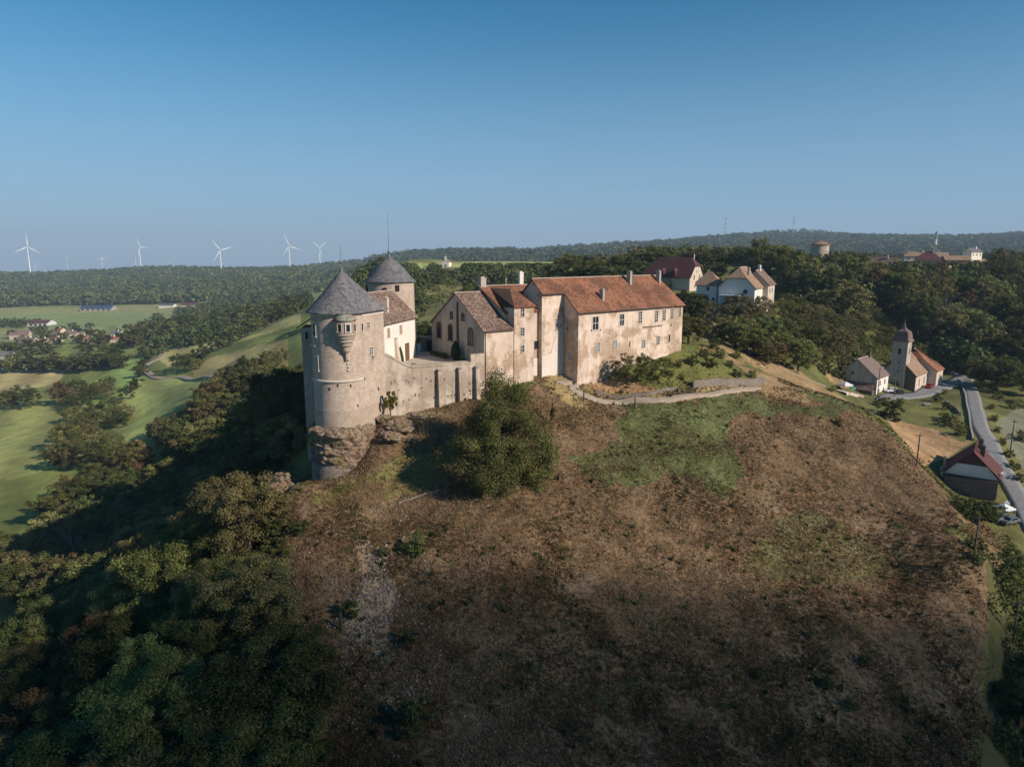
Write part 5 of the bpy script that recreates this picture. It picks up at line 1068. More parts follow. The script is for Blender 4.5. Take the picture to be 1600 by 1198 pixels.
# castle west slope
grove([(350, 132), (440, 118), (462, 124), (465, 150), (470, 190), (430, 200), (330, 190), (300, 150)], 26, ['middark', 'neardark', 'middark', 'midolive'], (9, 14), '* tree on the shaded slope left of the castle', 'trees on the shaded slope left of the castle', .5, (1.1, 1.4))
p = col_xy(452, 128, -32); plant('nearolive', (p.x, p.y, hz(p.x, p.y)), 15, 'tall olive tree rising beside the side wing', None, 1.1)
grove([(330, 150), (400, 160), (470, 165), (480, 250), (440, 330), (380, 300), (340, 220)], 40, ['middark', 'middark', 'midmid', 'midolive'], (10, 15), '* tree on the lower slope behind the castle', 'trees on the lower slope behind the castle', .5, (1.2, 1.5))
grove([(225, 320), (245, 260), (330, 220), (400, 260), (400, 340), (340, 325)], 48, ['middark', 'middark', 'midmid', 'midolive'], (12, 17), '* tree in the wood reaching down to the meadow', 'trees of the wood reaching down to the meadow', .45, (1.1, 1.4))
# belt of trees between left wood and meadows
grove([(30, 130), (300, 125), (330, 160), (290, 200), (230, 240), (190, 300), (110, 330), (60, 220), (0, 190)], 95, ['middark', 'middark', 'midmid', 'midmid', 'midolive', 'midolive', 'midmid', 'middark', 'midrust'], (8, 13), '* tree in the belt below the left meadows', 'trees in the belt below the left meadows', .42, (1.15, 1.5))
grove([(100, 330), (200, 330), (205, 420), (180, 460), (110, 450)], 22, ['middark', 'midmid', 'midolive'], (8, 12), '* tree in the meadow hedge', 'trees in the meadow hedges', .45, (1.2, 1.5))
for px, d, h, k, lb in ((30, 400, 14, 'middark', 'dark round tree at the left edge between two meadows'), (95, 400, 15, 'midrust', 'purple brown round tree casting a shadow on the meadow'), (10, 395, 11, 'midmid', 'smaller green tree beside the dark tree at the left edge'), (290, 455, 13, 'middark', 'broad dark bush tree inside the bend of the farm track'), (280, 470, 10, 'middark', 'dark tree behind the bush in the track bend'), (305, 450, 9, 'midmid', 'low green tree right of the bush in the track bend'), (45, 395, 12, 'middark', 'dark tree right of the round tree at the left edge')):
    p = gcol(px, d); plant(k, p, h, lb, None, 1.4); taken.append((p.x, p.y, h))
def hedge_line(p0, p1, d0, d1, n, hr, lb, grp, keys=('fardark', 'farmid')):
    for i in range(n):
        f = (i+rnd.uniform(-.3, .3))/max(1, n-1); p = gcol(p0+(p1-p0)*f+rnd.uniform(-4, 4), d0+(d1-d0)*f+rnd.uniform(-6, 6)); plant(rnd.choice(keys), p, rnd.uniform(*hr), None, grp, rnd.uniform(1.3, 1.7), lb)
hedge_line(305, 470, 480, 560, 15, (7, 11), 'tree in the hedge row between the yellowish fields', 'trees of the hedge row between the yellowish fields')
hedge_line(210, 232, 430, 560, 5, (6, 9), 'tree beside the farm track bend', 'small trees along the farm track')
hedge_line(370, 470, 700, 760, 12, (14, 20), 'tree in the clump beyond the fields', 'large trees in the clump beyond the fields')
hedge_line(200, 360, 640, 850, 22, (10, 17), 'tree in the row above the yellow field', 'trees above the yellow field')
hedge_line(-10, 190, 560, 520, 20, (9, 14), 'tree in the hedge behind the striped field', 'trees in the hedge behind the striped field')
grove([(-30, 600), (210, 580), (240, 640), (215, 900), (130, 950), (-30, 950)], 58, ['fardark', 'farmid', 'farolive', 'fardark'], (7, 12), '* tree among the houses of the valley village', 'trees among the valley houses', .5, (1.3, 1.6))
# behind the castle
grove([(650, 170), (760, 175), (760, 215), (650, 225)], 10, ['midmid', 'middark'], (8, 12), '* tree behind the chapel gable', 'trees behind the chapel', .5, (1.2, 1.5))
grove([(900, 250), (985, 255), (990, 320), (1130, 330), (1100, 430), (880, 420), (860, 330)], 34, ['middark', 'midmid', 'midolive', 'middark'], (11, 17), '* tree in the wood behind the long wing', 'trees in the wood behind the long wing', .5, (1.15, 1.4))
for px, d, h, k, lb in ((1072, 200, 12.5, 'middark', 'dark tree beside the right end of the long wing'), (1080, 225, 11, 'middark', 'dark tree between the long wing and the pavilion'), (1076, 178, 8.5, 'midmid', 'bright green tree touching the right end wall of the long wing'), (1200, 330, 24, 'midmid', 'tallest bright green tree behind the white houses'), (1088, 360, 22, 'midolive', 'large olive tree behind the barn'), (1170, 340, 19, 'middark', 'dark tree behind the roof of the big white house'), (1112, 372, 17, 'middark', 'dark tree between the barn and the white houses')):
    p = gcol(px, d); plant(k, p, h, lb, None, 1.25)
grove([(1095, 228), (1170, 222), (1230, 228), (1300, 222), (1330, 235), (1340, 280), (1230, 270), (1200, 232), (1120, 232)], 44, ['middark', 'midmid', 'midolive', 'midolive'], (6, 9.5), '* tree on the slope below the white houses', 'small trees on the slope below the white houses', .45, (1.1, 1.5))
grove([(1110, 205), (1160, 188), (1270, 186), (1285, 215), (1180, 225)], 18, ['midmid', 'midolive', 'midrust'], (7, 10), '* tree beside the tan track', 'trees beside the tan track', .55, (1.2, 1.5))
grove([(1230, 270), (1330, 285), (1340, 330), (1480, 262), (1700, 262), (1700, 430), (1500, 430), (1230, 400)], 95, ['middark', 'middark', 'midmid', 'midolive', 'midrust', 'midmid'], (13, 21), '* tree in the wood above the church', 'trees of the large wood above the church', .42, (1.0, 1.3))
grove([(1520, 236), (1650, 205), (1700, 230), (1700, 262), (1520, 262)], 14, ['middark', 'midmid'], (8, 13), '* tree on the bank right of the road bend', 'trees right of the road bend', .5, (1.1, 1.4))
grove([(1300, 240), (1390, 268), (1440, 262), (1370, 300), (1310, 300)], 16, ['midmid', 'midmid', 'midolive'], (4, 6.5), '* tree on the bank behind the presbytery', 'bushes behind the presbytery', .45, (1.4, 1.8))
grove([(1570, 86), (1640, 78), (1700, 84), (1700, 110), (1600, 108)], 10, ['neardark', 'nearmid'], (6, 9), '* tree at the lower right corner beside the road', 'trees at the lower right corner', .5, (1.2, 1.5))
# bare trees
def bare(px, py, h, lb, d0=60):
    p = ground(px, py, d0); o = thing('dead_tree', lb, 'tree', tuple(p)); o.scale = (h/8,)*3
    link('trunk', trunk_mesh(int(px), 8, .12, 7.0, 2.6, 14, 'twig', .5), o)
bare(462, 960, 3.0, 'bare grey dead bush at the edge of the brown slope'); 
for px, d, h, lb in ((205, 150, 13, 'bare pale tree in the belt of trees below the meadows'), (120, 165, 13, 'leafless grey tree in the belt at the left'), (78, 84, 8, 'leafless grey tree at the lower left'), (1475, 285, 21, 'leafless tall pale tree in the wood right of the church'), (260, 100, 12, 'leafless branches among the upper trees of the left wood')):
    p = gcol(px, d); o = thing('dead_tree', lb, 'tree', tuple(p)); o.scale = (h/8,)*3; link('trunk', trunk_mesh(int(px), 8, .13, 7.0, 2.4, 16, 'twig', .6), o)

# the 285 largest as single trees, the rest as one far mass
PLANTS.sort(key=lambda t: -t[0]); single, rest = PLANTS[:285], PLANTS[285:]
def ordinal(k): return ['first', 'second', 'third', 'fourth', 'fifth', 'sixth', 'seventh', 'eighth', 'ninth', 'tenth'][k] if k < 10 else f'{k+1}th'
def third(v, vs, words):
    lo, hi = np.percentile(vs, [33, 67]); return words[0] if v <= lo else words[1] if v <= hi else words[2]
groups = {}
for t in single:
    if t[5] is None: groups.setdefault((t[7]), []).append(t)
for reg_, ts in groups.items():
    hs = [t[3] for t in ts]; ys = [t[9] for t in ts]; by = {}
    for t in ts:
        sz = third(t[3], hs, ('small', 'medium', 'tall')); lv = third(t[9], ys, ('upper', 'middle', 'lower')) if len(ts) > 8 else None
        lb = f'{sz} '+(f'{lv} ' if lv else '')+f'{colour_of(t[1])} {reg_}'; by.setdefault(lb, []).append(t)
    for lb, q_ in by.items():
        q_.sort(key=lambda t: t[8])
        for k, t in enumerate(q_): t[5] = lb if len(q_) == 1 else f'{lb}, {ordinal(k)} from left'
for sc_, key, loc, h, wide, label, group, reg_, px, py in single:
    v = rnd.choice(TR[key]); s = h/10.0; o = thing('tree', label, 'tree', (loc[0], loc[1], loc[2]-.15*s), rnd.uniform(0, 6.28), group)
    o.scale = (s*wide*rnd.uniform(.92, 1.1), s*wide*rnd.uniform(.92, 1.1), s); link('trunk', v[1], o); link('crown', v[0], o)
def bake(name, items, label):
    Vs, Ts, Ms, Fs = [], [], [], []; mats = ['leaf_dark', 'leaf_mid', 'leaf_olive', 'leaf_rust']; n0 = 0; g = np.random.default_rng(4); cache = {}
    for sc_, key, loc, h, wide, *_ in items:
        me = rnd.choice(TR[key])[0]
        if me.name not in cache:
            v = np.empty(len(me.vertices)*3, np.float32); me.vertices.foreach_get('co', v); t = np.empty(len(me.vertices), np.float32); me.attributes['tint'].data.foreach_get('value', t); cache[me.name] = (v.reshape(-1, 3), t)
        v, t = cache[me.name]; st = 1 if key.startswith('far') else 2; nq = len(v)//4; sel = np.arange(0, nq, st); idx = (sel[:, None]*4+np.arange(4)).ravel(); a = g.uniform(0, 6.28); s = h/10
        q_ = v[idx]; x = (q_[:, 0]*math.cos(a)-q_[:, 1]*math.sin(a))*s*wide+loc[0]; y = (q_[:, 0]*math.sin(a)+q_[:, 1]*math.cos(a))*s*wide+loc[1]; z = q_[:, 2]*s+loc[2]
        Vs.append(np.stack([x, y, z], 1)); Ts.append(np.clip(t[idx]+g.normal(0, .1), 0, 1)); Ms.append(np.full(len(sel), mats.index('leaf_'+(key[4:] if key.startswith('near') else key[3:])))); n0 += len(idx)
    me = np_mesh(name, np.concatenate(Vs), np.arange(n0).reshape(-1, 4), [M[k] for k in mats], {'tint': ('FLOAT', np.concatenate(Ts))}, mi=np.concatenate(Ms)); return tag(link(name, me), label, 'trees', None, 'stuff')
bake('distant_trees', rest, 'the many smaller and farther trees of hedges, village and woods')
# ------------------------------------------------------------------ woods too many to count
def forest(name, polys, n, hr, per, leaf, label, seed, mat='far_leaf', cone=.0, wide=.55):
    g = np.random.default_rng(seed); Vs = []; Ts = []; base = []
    for poly, frac in polys:
        xs = [p[0] for p in poly]; ys = [p[1] for p in poly]; m_ = int(n*frac)
        px = g.uniform(min(xs), max(xs), m_*3); d = np.exp(g.uniform(math.log(min(ys)), math.log(max(ys)), m_*3)); ok = inpoly(px, d, poly); px = px[ok][:m_]; d = d[ok][:m_]
        x = (px-800)/FPX*d
        for _ in range(2): z = hzv(x, d); v = np.tan(PITCH-np.arctan(-z/d)); x = (px-800)/FPX*d/(CP+v*SP)
        base.append(np.stack([x, d, hzv(x, d)], 1))
    Bp = np.concatenate(base); m_ = len(Bp); h = g.uniform(hr[0], hr[1], m_); bi = np.repeat(np.arange(m_), per); N = m_*per
    bpx = proj(Bp[:, 0], Bp[:, 1], Bp[:, 2])[0]; lim = np.array([top_limit(a_, b_) for a_, b_ in zip(bpx, Bp[:, 1])]); hm_ = np.where((lim > 0) & (Bp[:, 1] < 1000), -slope_of(np.maximum(lim, 1))*Bp[:, 1]-Bp[:, 2], 99); h = np.clip(np.minimum(h, hm_), .1, None)
    d = g.normal(size=(N, 3)); d /= np.linalg.norm(d, axis=1)[:, None]; d[:, 2] = np.abs(d[:, 2])*1.0
    isc = (g.random(m_) < cone)[bi]; rad = np.where(isc, (1-np.abs(d[:, 2]))*.6+.1, 1.0)
    P = Bp[bi]+np.stack([d[:, 0]*rad*wide*h[bi], d[:, 1]*rad*wide*h[bi], (.22+.75*d[:, 2])*h[bi]], 1)+g.normal(size=(N, 3))*(h[bi]*.05)[:, None]
    nr = d+g.normal(size=(N, 3))*.5; nr /= np.linalg.norm(nr, axis=1)[:, None]; a = np.cross(nr, g.normal(size=(N, 3))); a /= np.linalg.norm(a, axis=1)[:, None]; b = np.cross(nr, a); s = (leaf*h[bi]*g.uniform(.6, 1.3, N))[:, None]
    V = np.stack([P-a*s, P-b*s, P+a*s, P+b*s], 1).reshape(-1, 3); t = np.clip(g.normal(.45, .17, m_)[bi]+g.normal(0, .12, N), 0, 1)
    me = np_mesh(name, V, np.arange(N*4).reshape(-1, 4), M[mat], {'tint': ('FLOAT', np.repeat(t, 4))}); return tag(link(name, me), label, 'forest', None, 'stuff')
forest('forest', [([(-260, 1360), (160, 1370), (330, 1330), (350, 1450), (480, 1400), (560, 1500), (640, 1900), (620, 2700), (-260, 2800)], 1.0)], 9500, (12, 20), 26, .17, 'dense dark forest covering the long ridge on the left horizon', 1, cone=.15)
forest('forest', [([(560, 1500), (1700, 1500), (1750, 4300), (850, 4300), (600, 3300)], 1.0)], 9000, (16, 26), 18, .22, 'blue green woods on the distant hills along the right horizon', 2, wide=.8)
forest('forest', [([(560, 520), (640, 700), (700, 640), (900, 620), (900, 900), (560, 1000)], .35), ([(1000, 480), (1240, 440), (1260, 700), (1000, 800)], .3), ([(1270, 620), (1700, 640), (1700, 900), (1260, 900)], .35)], 1500, (9, 14), 60, .12, 'woods on the plateau far behind the castle and houses', 3, wide=.6)
forest('thicket', [([(590, 300), (650, 290), (660, 400), (640, 520), (590, 520)], .25), ([(650, 430), (870, 400), (880, 560), (690, 560)], .5), ([(560, 400), (640, 480), (650, 600), (560, 560)], .25)], 420, (4, 9), 120, .10, 'scrubby thickets on the green hillside behind the castle', 4, wide=.75)
forest('thicket', [([(230, 560), (480, 580), (480, 1250), (330, 1250), (230, 900)], .6), ([(-60, 960), (60, 960), (60, 1050), (-60, 1050)], .05), ([(330, 1240), (480, 1240), (480, 1340), (340, 1330)], .35)], 520, (8, 14), 60, .13, 'wooded strips between the valley fields and the forest', 5, wide=.65)
forest('thicket', [([(1235, 285), (1340, 300), (1420, 320), (1480, 262), (1700, 262), (1700, 420), (1235, 420)], .8), ([(880, 250), (1090, 290), (1100, 420), (880, 420)], .2)], 900, (6, 12), 110, .09, 'undergrowth filling the woods above the church', 6, wide=.6)
forest('thicket', [([(600, 320), (860, 330), (860, 560), (600, 560)], 1.0)], 230, (1.8, 4.5), 110, .10, 'scattered thorn bushes on the green hillside behind the castle', 9, wide=.9)
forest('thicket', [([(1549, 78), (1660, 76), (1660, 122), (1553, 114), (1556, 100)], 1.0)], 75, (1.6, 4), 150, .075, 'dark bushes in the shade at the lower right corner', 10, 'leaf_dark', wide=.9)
forest('thicket', [([(1296, 228), (1345, 236), (1440, 262), (1500, 262), (1480, 305), (1340, 305)], 1.0)], 170, (2, 4.2), 150, .085, 'bright green bushes on the bank behind the church and presbytery', 8, 'leaf_mid', wide=.8)
forest('undergrowth', [([(-80, 48), (440, 48), (420, 75), (395, 100), (410, 110), (250, 125), (-80, 125)], .5), ([(350, 118), (455, 112), (465, 150), (460, 200), (300, 200), (300, 130)], .3), ([(0, 125), (330, 125), (330, 165), (200, 260), (60, 220)], .2)], 620, (1.5, 3.5), 200, .06, 'dark undergrowth beneath the trees of the left slope', 7, 'leaf_dark', wide=.75)
# ------------------------------------------------------------------ heath grass, weeds, stones
def tufts(name, poly, n, hr, label, seed, mat='tuft', blades=5, dr=(40, 180), jit=60, wid=.12):
    g = np.random.default_rng(seed); xs = [p[0] for p in poly]
    d = np.exp(g.uniform(math.log(dr[0]), math.log(dr[1]), n*2)); x = g.uniform(-1, 1, n*2)*d
    z = hzv(x, d); ppx, ppy = proj(x, d, z); ok = inpoly(ppx+jit*fbm(x, d, 14, 51, 5, .62), ppy+jit*.55*fbm(x, d, 14, 61, 5, .62), poly)
    cl = fbm(x, d, 5, 71, 3); ok &= (cl+g.normal(0, .25, len(x)) > -.1); x = x[ok][:n]; d = d[ok][:n]; m_ = len(x); z = hzv(x, d)
    hue = np.clip(.55+1.3*fbm(x, d, 18, 81, 4)+.5*fbm(x, d, 3, 91, 2)+g.normal(0, .12, m_), 0, 1)
    bi = np.repeat(np.arange(m_), blades); N = len(bi); h = g.uniform(hr[0], hr[1], m_)[bi]*g.uniform(.6, 1.1, N)
    az = g.uniform(0, 6.28, N); ln = g.uniform(.15, .8, N)*h; w_ = wid*h*g.uniform(.7, 1.6, N)+.02
    bx = x[bi]+g.normal(0, .12, N); by = d[bi]+g.normal(0, .12, N); bz = z[bi]-.04
    ca, sa = np.cos(az), np.sin(az); P0 = np.stack([bx-sa*w_, by+ca*w_, bz], 1); P1 = np.stack([bx+sa*w_, by-ca*w_, bz], 1); P2 = np.stack([bx+ca*ln+sa*w_*.4, by+sa*ln-ca*w_*.4, bz+h], 1); P3 = np.stack([bx+ca*ln*.8-sa*w_*.6, by+sa*ln*.8+ca*w_*.6, bz+h*.85], 1)
    V = np.stack([P0, P1, P2, P3], 1).reshape(-1, 3); t = np.clip(hue[bi]+g.normal(0, .1, N), 0, 1)
    me = np_mesh(name, V, np.arange(N*4).reshape(-1, 4), M[mat], {'tint': ('FLOAT', np.repeat(t, 4))}); return tag(link(name, me), label, 'grass', None, 'stuff')
tufts('heath_grass', heathpoly, 260000, (.10, .34), 'dry brown and green tufts covering the open hillside', 12)
tufts('green_weeds', [(985, 640), (1150, 620), (1310, 625), (1290, 645), (1170, 650), (1160, 740), (1120, 780), (1030, 765), (960, 740), (925, 720), (970, 690)], 15000, (.2, .5), 'green weeds and nettles in the patch below the path', 13, 'gtuft', jit=130)
tufts('green_weeds', [(1040, 545), (1070, 500), (1110, 520), (1190, 595), (1190, 600), (1090, 605), (1020, 600), (960, 585)], 9000, (.2, .5), 'green weeds on the slope right of the long wing', 14, 'gtuft', dr=(120, 240))
tufts('bracken', heathpoly, 1500, (.4, .8), 'clumps of taller dark bracken scattered over the brown hill', 15, 'leaf_dark', 9, wid=.16)
forest('bramble', [([(430, 62), (1440, 74), (1500, 115), (1330, 150), (900, 130), (620, 104), (440, 98)], 1.0)], 300, (.35, 1.0), 80, .085, 'low dark bramble mounds dotted over the brown hill', 21, 'leaf_dark', wide=.95)
forest('bramble', [([(430, 62), (1440, 74), (1500, 115), (1330, 150), (900, 130), (620, 104), (440, 98)], 1.0)], 220, (.25, .7), 70, .085, 'low rust brown bracken mounds dotted over the brown hill', 22, 'leaf_rust', wide=1.1)
def stones(name, poly, n, sr, label, seed, mat, dr):
    g = np.random.default_rng(seed); d = np.exp(g.uniform(math.log(dr[0]), math.log(dr[1]), n*30)); x = g.uniform(-1, 1, n*30)*d; z = hzv(x, d); ppx, ppy = proj(x, d, z)
    ok = inpoly(ppx+30*fbm(x, d, 6, 3), ppy+22*fbm(x, d, 6, 4), poly) & (fbm(x, d, 3, 5, 3) > -.14); x = x[ok][:n]; d = d[ok][:n]; m_ = len(x); z = hzv(x, d)
    s = g.uniform(sr[0], sr[1], m_)**1.0; cube = np.array([[-1, -1, -1], [1, -1, -1], [1, 1, -1], [-1, 1, -1], [-1, -1, 1], [1, -1, 1], [1, 1, 1], [-1, 1, 1]])*.5
    P = cube[None]*g.uniform(.5, 1.3, (m_, 8, 3)); a = g.uniform(0, 6.28, m_); ca, sa = np.cos(a)[:, None], np.sin(a)[:, None]
    Q = np.stack([P[..., 0]*ca-P[..., 1]*sa, P[..., 0]*sa+P[..., 1]*ca, P[..., 2]*.6], -1)*s[:, None, None]+np.stack([x, d, z+.02], 1)[:, None]
    f = np.array([[0, 3, 2, 1], [4, 5, 6, 7], [0, 1, 5, 4], [1, 2, 6, 5], [2, 3, 7, 6], [3, 0, 4, 7]]); F_ = (f[None]+np.arange(m_)[:, None, None]*8).reshape(-1, 4)
    return tag(link(name, np_mesh(name, Q.reshape(-1, 3), F_, M[mat])), label, 'stones', None, 'stuff')
M['stone_grey'] = plain('loose limestone', (.27, .225, .185), .95, 0, .35)
stones('scree', scree, 3000, (.08, .34), 'pale loose stones of the scree running down the brown slope', 5, 'stone_grey', (48, 110))
stones('scree', [(520, 780), (620, 770), (680, 860), (690, 1000), (660, 1150), (560, 1150), (520, 1000), (480, 860)], 900, (.08, .3), 'stray stones scattered around the scree', 6, 'stone_grey', (48, 115))
stones('scree', heathpoly, 2200, (.06, .24), 'small stones strewn over the brown hill', 7, 'stone_grey', (48, 160))
stones('rubble', [(845, 582), (900, 585), (900, 602), (840, 600)], 160, (.25, .7), 'rubble piled at the foot of the castle walls', 8, 'stone_grey', (110, 150))
# ------------------------------------------------------------------ roads and paths
def catmull(P, n=8):
    o = []
    for i in range(len(P)-1):
        p0, p1, p2, p3 = P[max(i-1, 0)], P[i], P[i+1], P[min(i+2, len(P)-1)]
        for k in range(n):
            t = k/n; o.append(.5*((2*p1)+(p2-p0)*t+(2*p0-5*p1+4*p2-p3)*t*t+(3*p1-p0-3*p2+p3)*t**3))
    return o+[P[-1]]
def ribbon(name, pts, mat, lift=.1, n=8, d0=60, cross=5):
    """a way laid on the ground: pts = (column, row, half width, start distance)"""
    W_ = [ground(p[0], p[1], p[3] if len(p) > 3 else d0) for p in pts]; C4 = [np.array([w_.x, w_.y, p[2]]) for w_, p in zip(W_, pts)]
    c = catmull(C4, n); m = MB(); rows = []
    for i, q_ in enumerate(c):
        t = c[min(i+1, len(c)-1)]-c[max(i-1, 0)]; t = t[:2]/np.linalg.norm(t[:2]); nn = np.array([-t[1], t[0]])
        row = [(q_[0]+nn[0]*q_[2]*s, q_[1]+nn[1]*q_[2]*s) for s in np.linspace(-1, 1, cross)]
        zc_ = max(hz(*r) for r in row); rows.append([(r[0], r[1], .5*zc_+.5*hz(*r)+lift) for r in row])
    for a, b in zip(rows[:-1], rows[1:]):
        for k in range(cross-1): m.poly([a[k], a[k+1], b[k+1], b[k]])
    # skirt so that the way has a thickness
    for a, b in zip(rows[:-1], rows[1:]):
        for k in (0, cross-1): m.poly([a[k], b[k], (b[k][0], b[k][1], b[k][2]-.8), (a[k][0], a[k][1], a[k][2]-.8)])
    o = m.build(name, M[mat], None, True); tag(o, kind='structure'); return c
road = ribbon('road', [(1480, 583, 2.0, 180), (1500, 588, 2.0, 180), (1514, 602, 2.0, 170), (1521, 625, 2.0, 160), (1527, 650, 2.0, 150), (1538, 680, 2.0, 140), (1552, 712, 2.2, 130), (1572, 745, 2.1, 120), (1598, 790, 2.1, 110), (1625, 850, 2.1, 100), (1640, 950, 2.0, 90), (1630, 1060, 2.0, 70)], 'asphalt', .18)
ribbon('church_square', [(1372, 626, 1.2, 160), (1392, 621, 2.6, 160), (1420, 620, 2.8, 160), (1450, 613, 3.2, 160), (1478, 602, 3.6, 170), (1505, 592, 3.4, 180)], 'asphalt', .14)
ribbon('terrace_paving', [(1313, 614, 1.6, 160), (1330, 617, 1.8, 160), (1350, 621, 1.0, 160)], 'courtyard', .16)
ribbon('path', [(868, 597, .8), (895, 600, 1.0), (897, 612, 1.1), (925, 623, .9), (975, 629, .8), (1040, 625, .8), (1110, 617, .8), (1185, 606, .8)], 'track', .06)
ribbon('path', [(1097, 480, 1.6, 200), (1104, 496, 1.0, 200), (1128, 520, .7, 170), (1160, 545, .6, 170), (1220, 575, .6, 160), (1290, 603, .6, 160)], 'track', .08)
ribbon('farm_track', [(335, 591, 2.2, 300), (290, 591, 2.2, 300), (250, 592, 2.2, 300), (232, 584, 2.4, 300), (226, 572, 2.6, 350), (248, 560, 2.6, 350), (252, 550, 2.6, 400), (225, 545, 2.6, 450)], 'track', .25)
# dry stone walls
def wallrun(name, label, pts, h, th, mat='dry_stone', d0=60, cat='wall', lift=0, group=None):
    W_ = [ground(p[0], p[1], p[2] if len(p) > 2 else d0) for p in pts]; c = catmull([np.array([w_.x, w_.y, 0.]) for w_ in W_], 6); m = MB(); g = random.Random(int(pts[0][0]))
    r0 = None; n_ = len(c)
    L = []
    for i, q_ in enumerate(c):
        t = c[min(i+1, n_-1)]-c[max(i-1, 0)]; t = t[:2]/np.linalg.norm(t[:2]); nn = np.array([-t[1], t[0]])*th/2; z = hz(q_[0], q_[1]); hh = h*g.uniform(.88, 1.06)
        L.append([(q_[0]+nn[0], q_[1]+nn[1], z-.7), (q_[0]-nn[0], q_[1]-nn[1], z-.7), (q_[0]-nn[0]*.8, q_[1]-nn[1]*.8, z+hh), (q_[0]+nn[0]*.8, q_[1]+nn[1]*.8, z+hh)])
    for a, b in zip(L[:-1], L[1:]):
        for k in range(4): k2 = (k+1) % 4; m.poly([a[k], a[k2], b[k2], b[k]])
    m.poly(L[0]); m.poly(L[-1][::-1]); o = m.build(name, M[mat]); return tag(o, label, cat, group)
wallrun('dry_stone_wall', 'long grey dry stone wall above the path right of the orchard', [(1082, 607), (1110, 604), (1150, 602), (1194, 600)], 1.5, .6)
wallrun('dry_stone_wall', 'low broken stone wall below the orchard terrace', [(930, 614), (960, 622), (990, 621), (1020, 617), (1060, 610)], .5, .45)
wallrun('retaining_wall', 'pale concrete kerb wall along the left side of the road', [(1499, 594, 170), (1506, 612, 165), (1512, 640, 150), (1516, 668, 140), (1520, 690, 140)], .7, .5, 'concrete')
wallrun('stone_wall', 'short stone wall of the garden steps on the bank left of the road', [(1478, 630, 150), (1490, 638, 150), (1500, 648, 150)], .8, .7)
wallrun('stone_edging', 'thin line of stones crossing the brown slope left of the big tree', [(622, 787), (640, 781), (665, 773), (685, 767)], .22, .35)
wallrun('low_wall', 'short pale retaining wall at the right end wall of the long wing', [(1070, 528, 140), (1076, 518, 140)], 1.8, .4, 'court_wall')
# poles
def pole(px, py, h, label, d0=60, arm=True, name='utility_pole', lamp=False, mat='pole_wood'):
    p = ground(px, py, d0); t = thing(name, label, 'pole' if not lamp else 'street lamp', tuple(p)); m = MB(); m.tube([(0, 0, -.5), (0, 0, h*.5), (0, 0, h)], [.16, .14, .10], 8); m.build('pole', M[mat], t)
    if arm: m = MB(); m.box(-.7, .7, -.06, .06, h-.6, h-.48); m.build('crossarm', M['dark_metal'], t)
    if lamp: m = MB(); m.tube([(0, 0, h-.2), (.5, -.2, h+.1)], .05, 6); m.box(.35, 1.0, -.32, -.08, h+.06, h+.2); m.build('lamp_head', M['white_frame'], t)
    return p, t
pole(1432, 728, 7.0, 'wooden utility pole on the brown crest left of the farmhouse'); pole(1577, 716, 9.5, 'utility pole on the bank right of the road', 150); pole(1522, 868, 7.0, 'utility pole below the farmhouse garden'); pole(1582, 1005, 7.0, 'utility pole beside the road at the right edge')
pole(1371, 618, 9.0, 'dark street lamp post in front of the presbytery side wall', 170, False, 'street_lamp', True); pole(1397, 622, 5.0, 'slim grey signpost in front of the church door', 170, False, 'signpost', False, 'metal')
for px, py, lb in ((992, 638, 'thin wooden stake at the left edge of the green weeds'), (912, 628, 'thin wooden stake beside the bend of the path'), (534, 985, 'short pale post at the left edge of the scree')): pole(px, py, 2.4, lb, 60, False, 'fence_post')
# cars
def car(px, py, ang, mat, label, d0=120, group=None, s=1.0):
    p = ground(px, py, d0); t = thing('parked_car', label, 'car', (p.x, p.y, p.z+.2), ang, group)
    prof = [(-2.1, .35), (-2.1, .85), (-1.25, .98), (-.6, 1.42), (1.0, 1.45), (1.75, .95), (2.1, .88), (2.1, .35)]
    m = MB(); 
    def side(w_, f=1.0): return [(x, w_*(1 if z < 1.0 else .82), z) for x, z in prof]
    a = side(.86); b = [(x, -y, z) for x, y, z in a]; m.poly(a); m.poly(b[::-1])
    for i in range(len(a)): j = (i+1) % len(a); m.poly([a[i], a[j], b[j], b[i]])
    m.build('body', M[mat], t)
    m = MB(); m.hexa([(-1.18, -.70, 1.0), (-1.18, .70, 1.0), (-.62, .62, 1.38), (-.62, -.62, 1.38)], [(-1.22, -.70, 1.04), (-1.22, .70, 1.04), (-.66, .62, 1.42), (-.66, -.62, 1.42)]); m.build('windscreen', M['glass'], t)
    for sd in (-1, 1): m = MB(); m.hexa([(-1.0, .845*sd, .98), (1.5, .845*sd, .98), (.95, .73*sd, 1.38), (-.55, .73*sd, 1.38)], [(-1.0, .875*sd, .98), (1.5, .875*sd, .98), (.95, .76*sd, 1.38), (-.55, .76*sd, 1.38)]); m.build('side_window', M['glass'], t)
    for x in (-1.35, 1.3):
        for y in (-.8, .8): m = MB(); m.tube([(x, y-.1, .32), (x, y+.1, .32)], .32, 12); wh = m.build('wheel', M['rubber'], t)
    return t
car(1392, 614, R(15), 'car_white', 'white car parked in front of the church door', 170); car(1402, 617, R(20), 'car_black', 'black car parked before the white car at the church', 170); car(1452, 607, R(45), 'car_red', 'red car parked beside the church side wall', 190)
car(1564, 815, R(20), 'car_grey', 'grey car nearest the farmhouse garden', 120); car(1577, 820, R(20), 'metal', 'pale car right of the grey car below the farmhouse', 120)
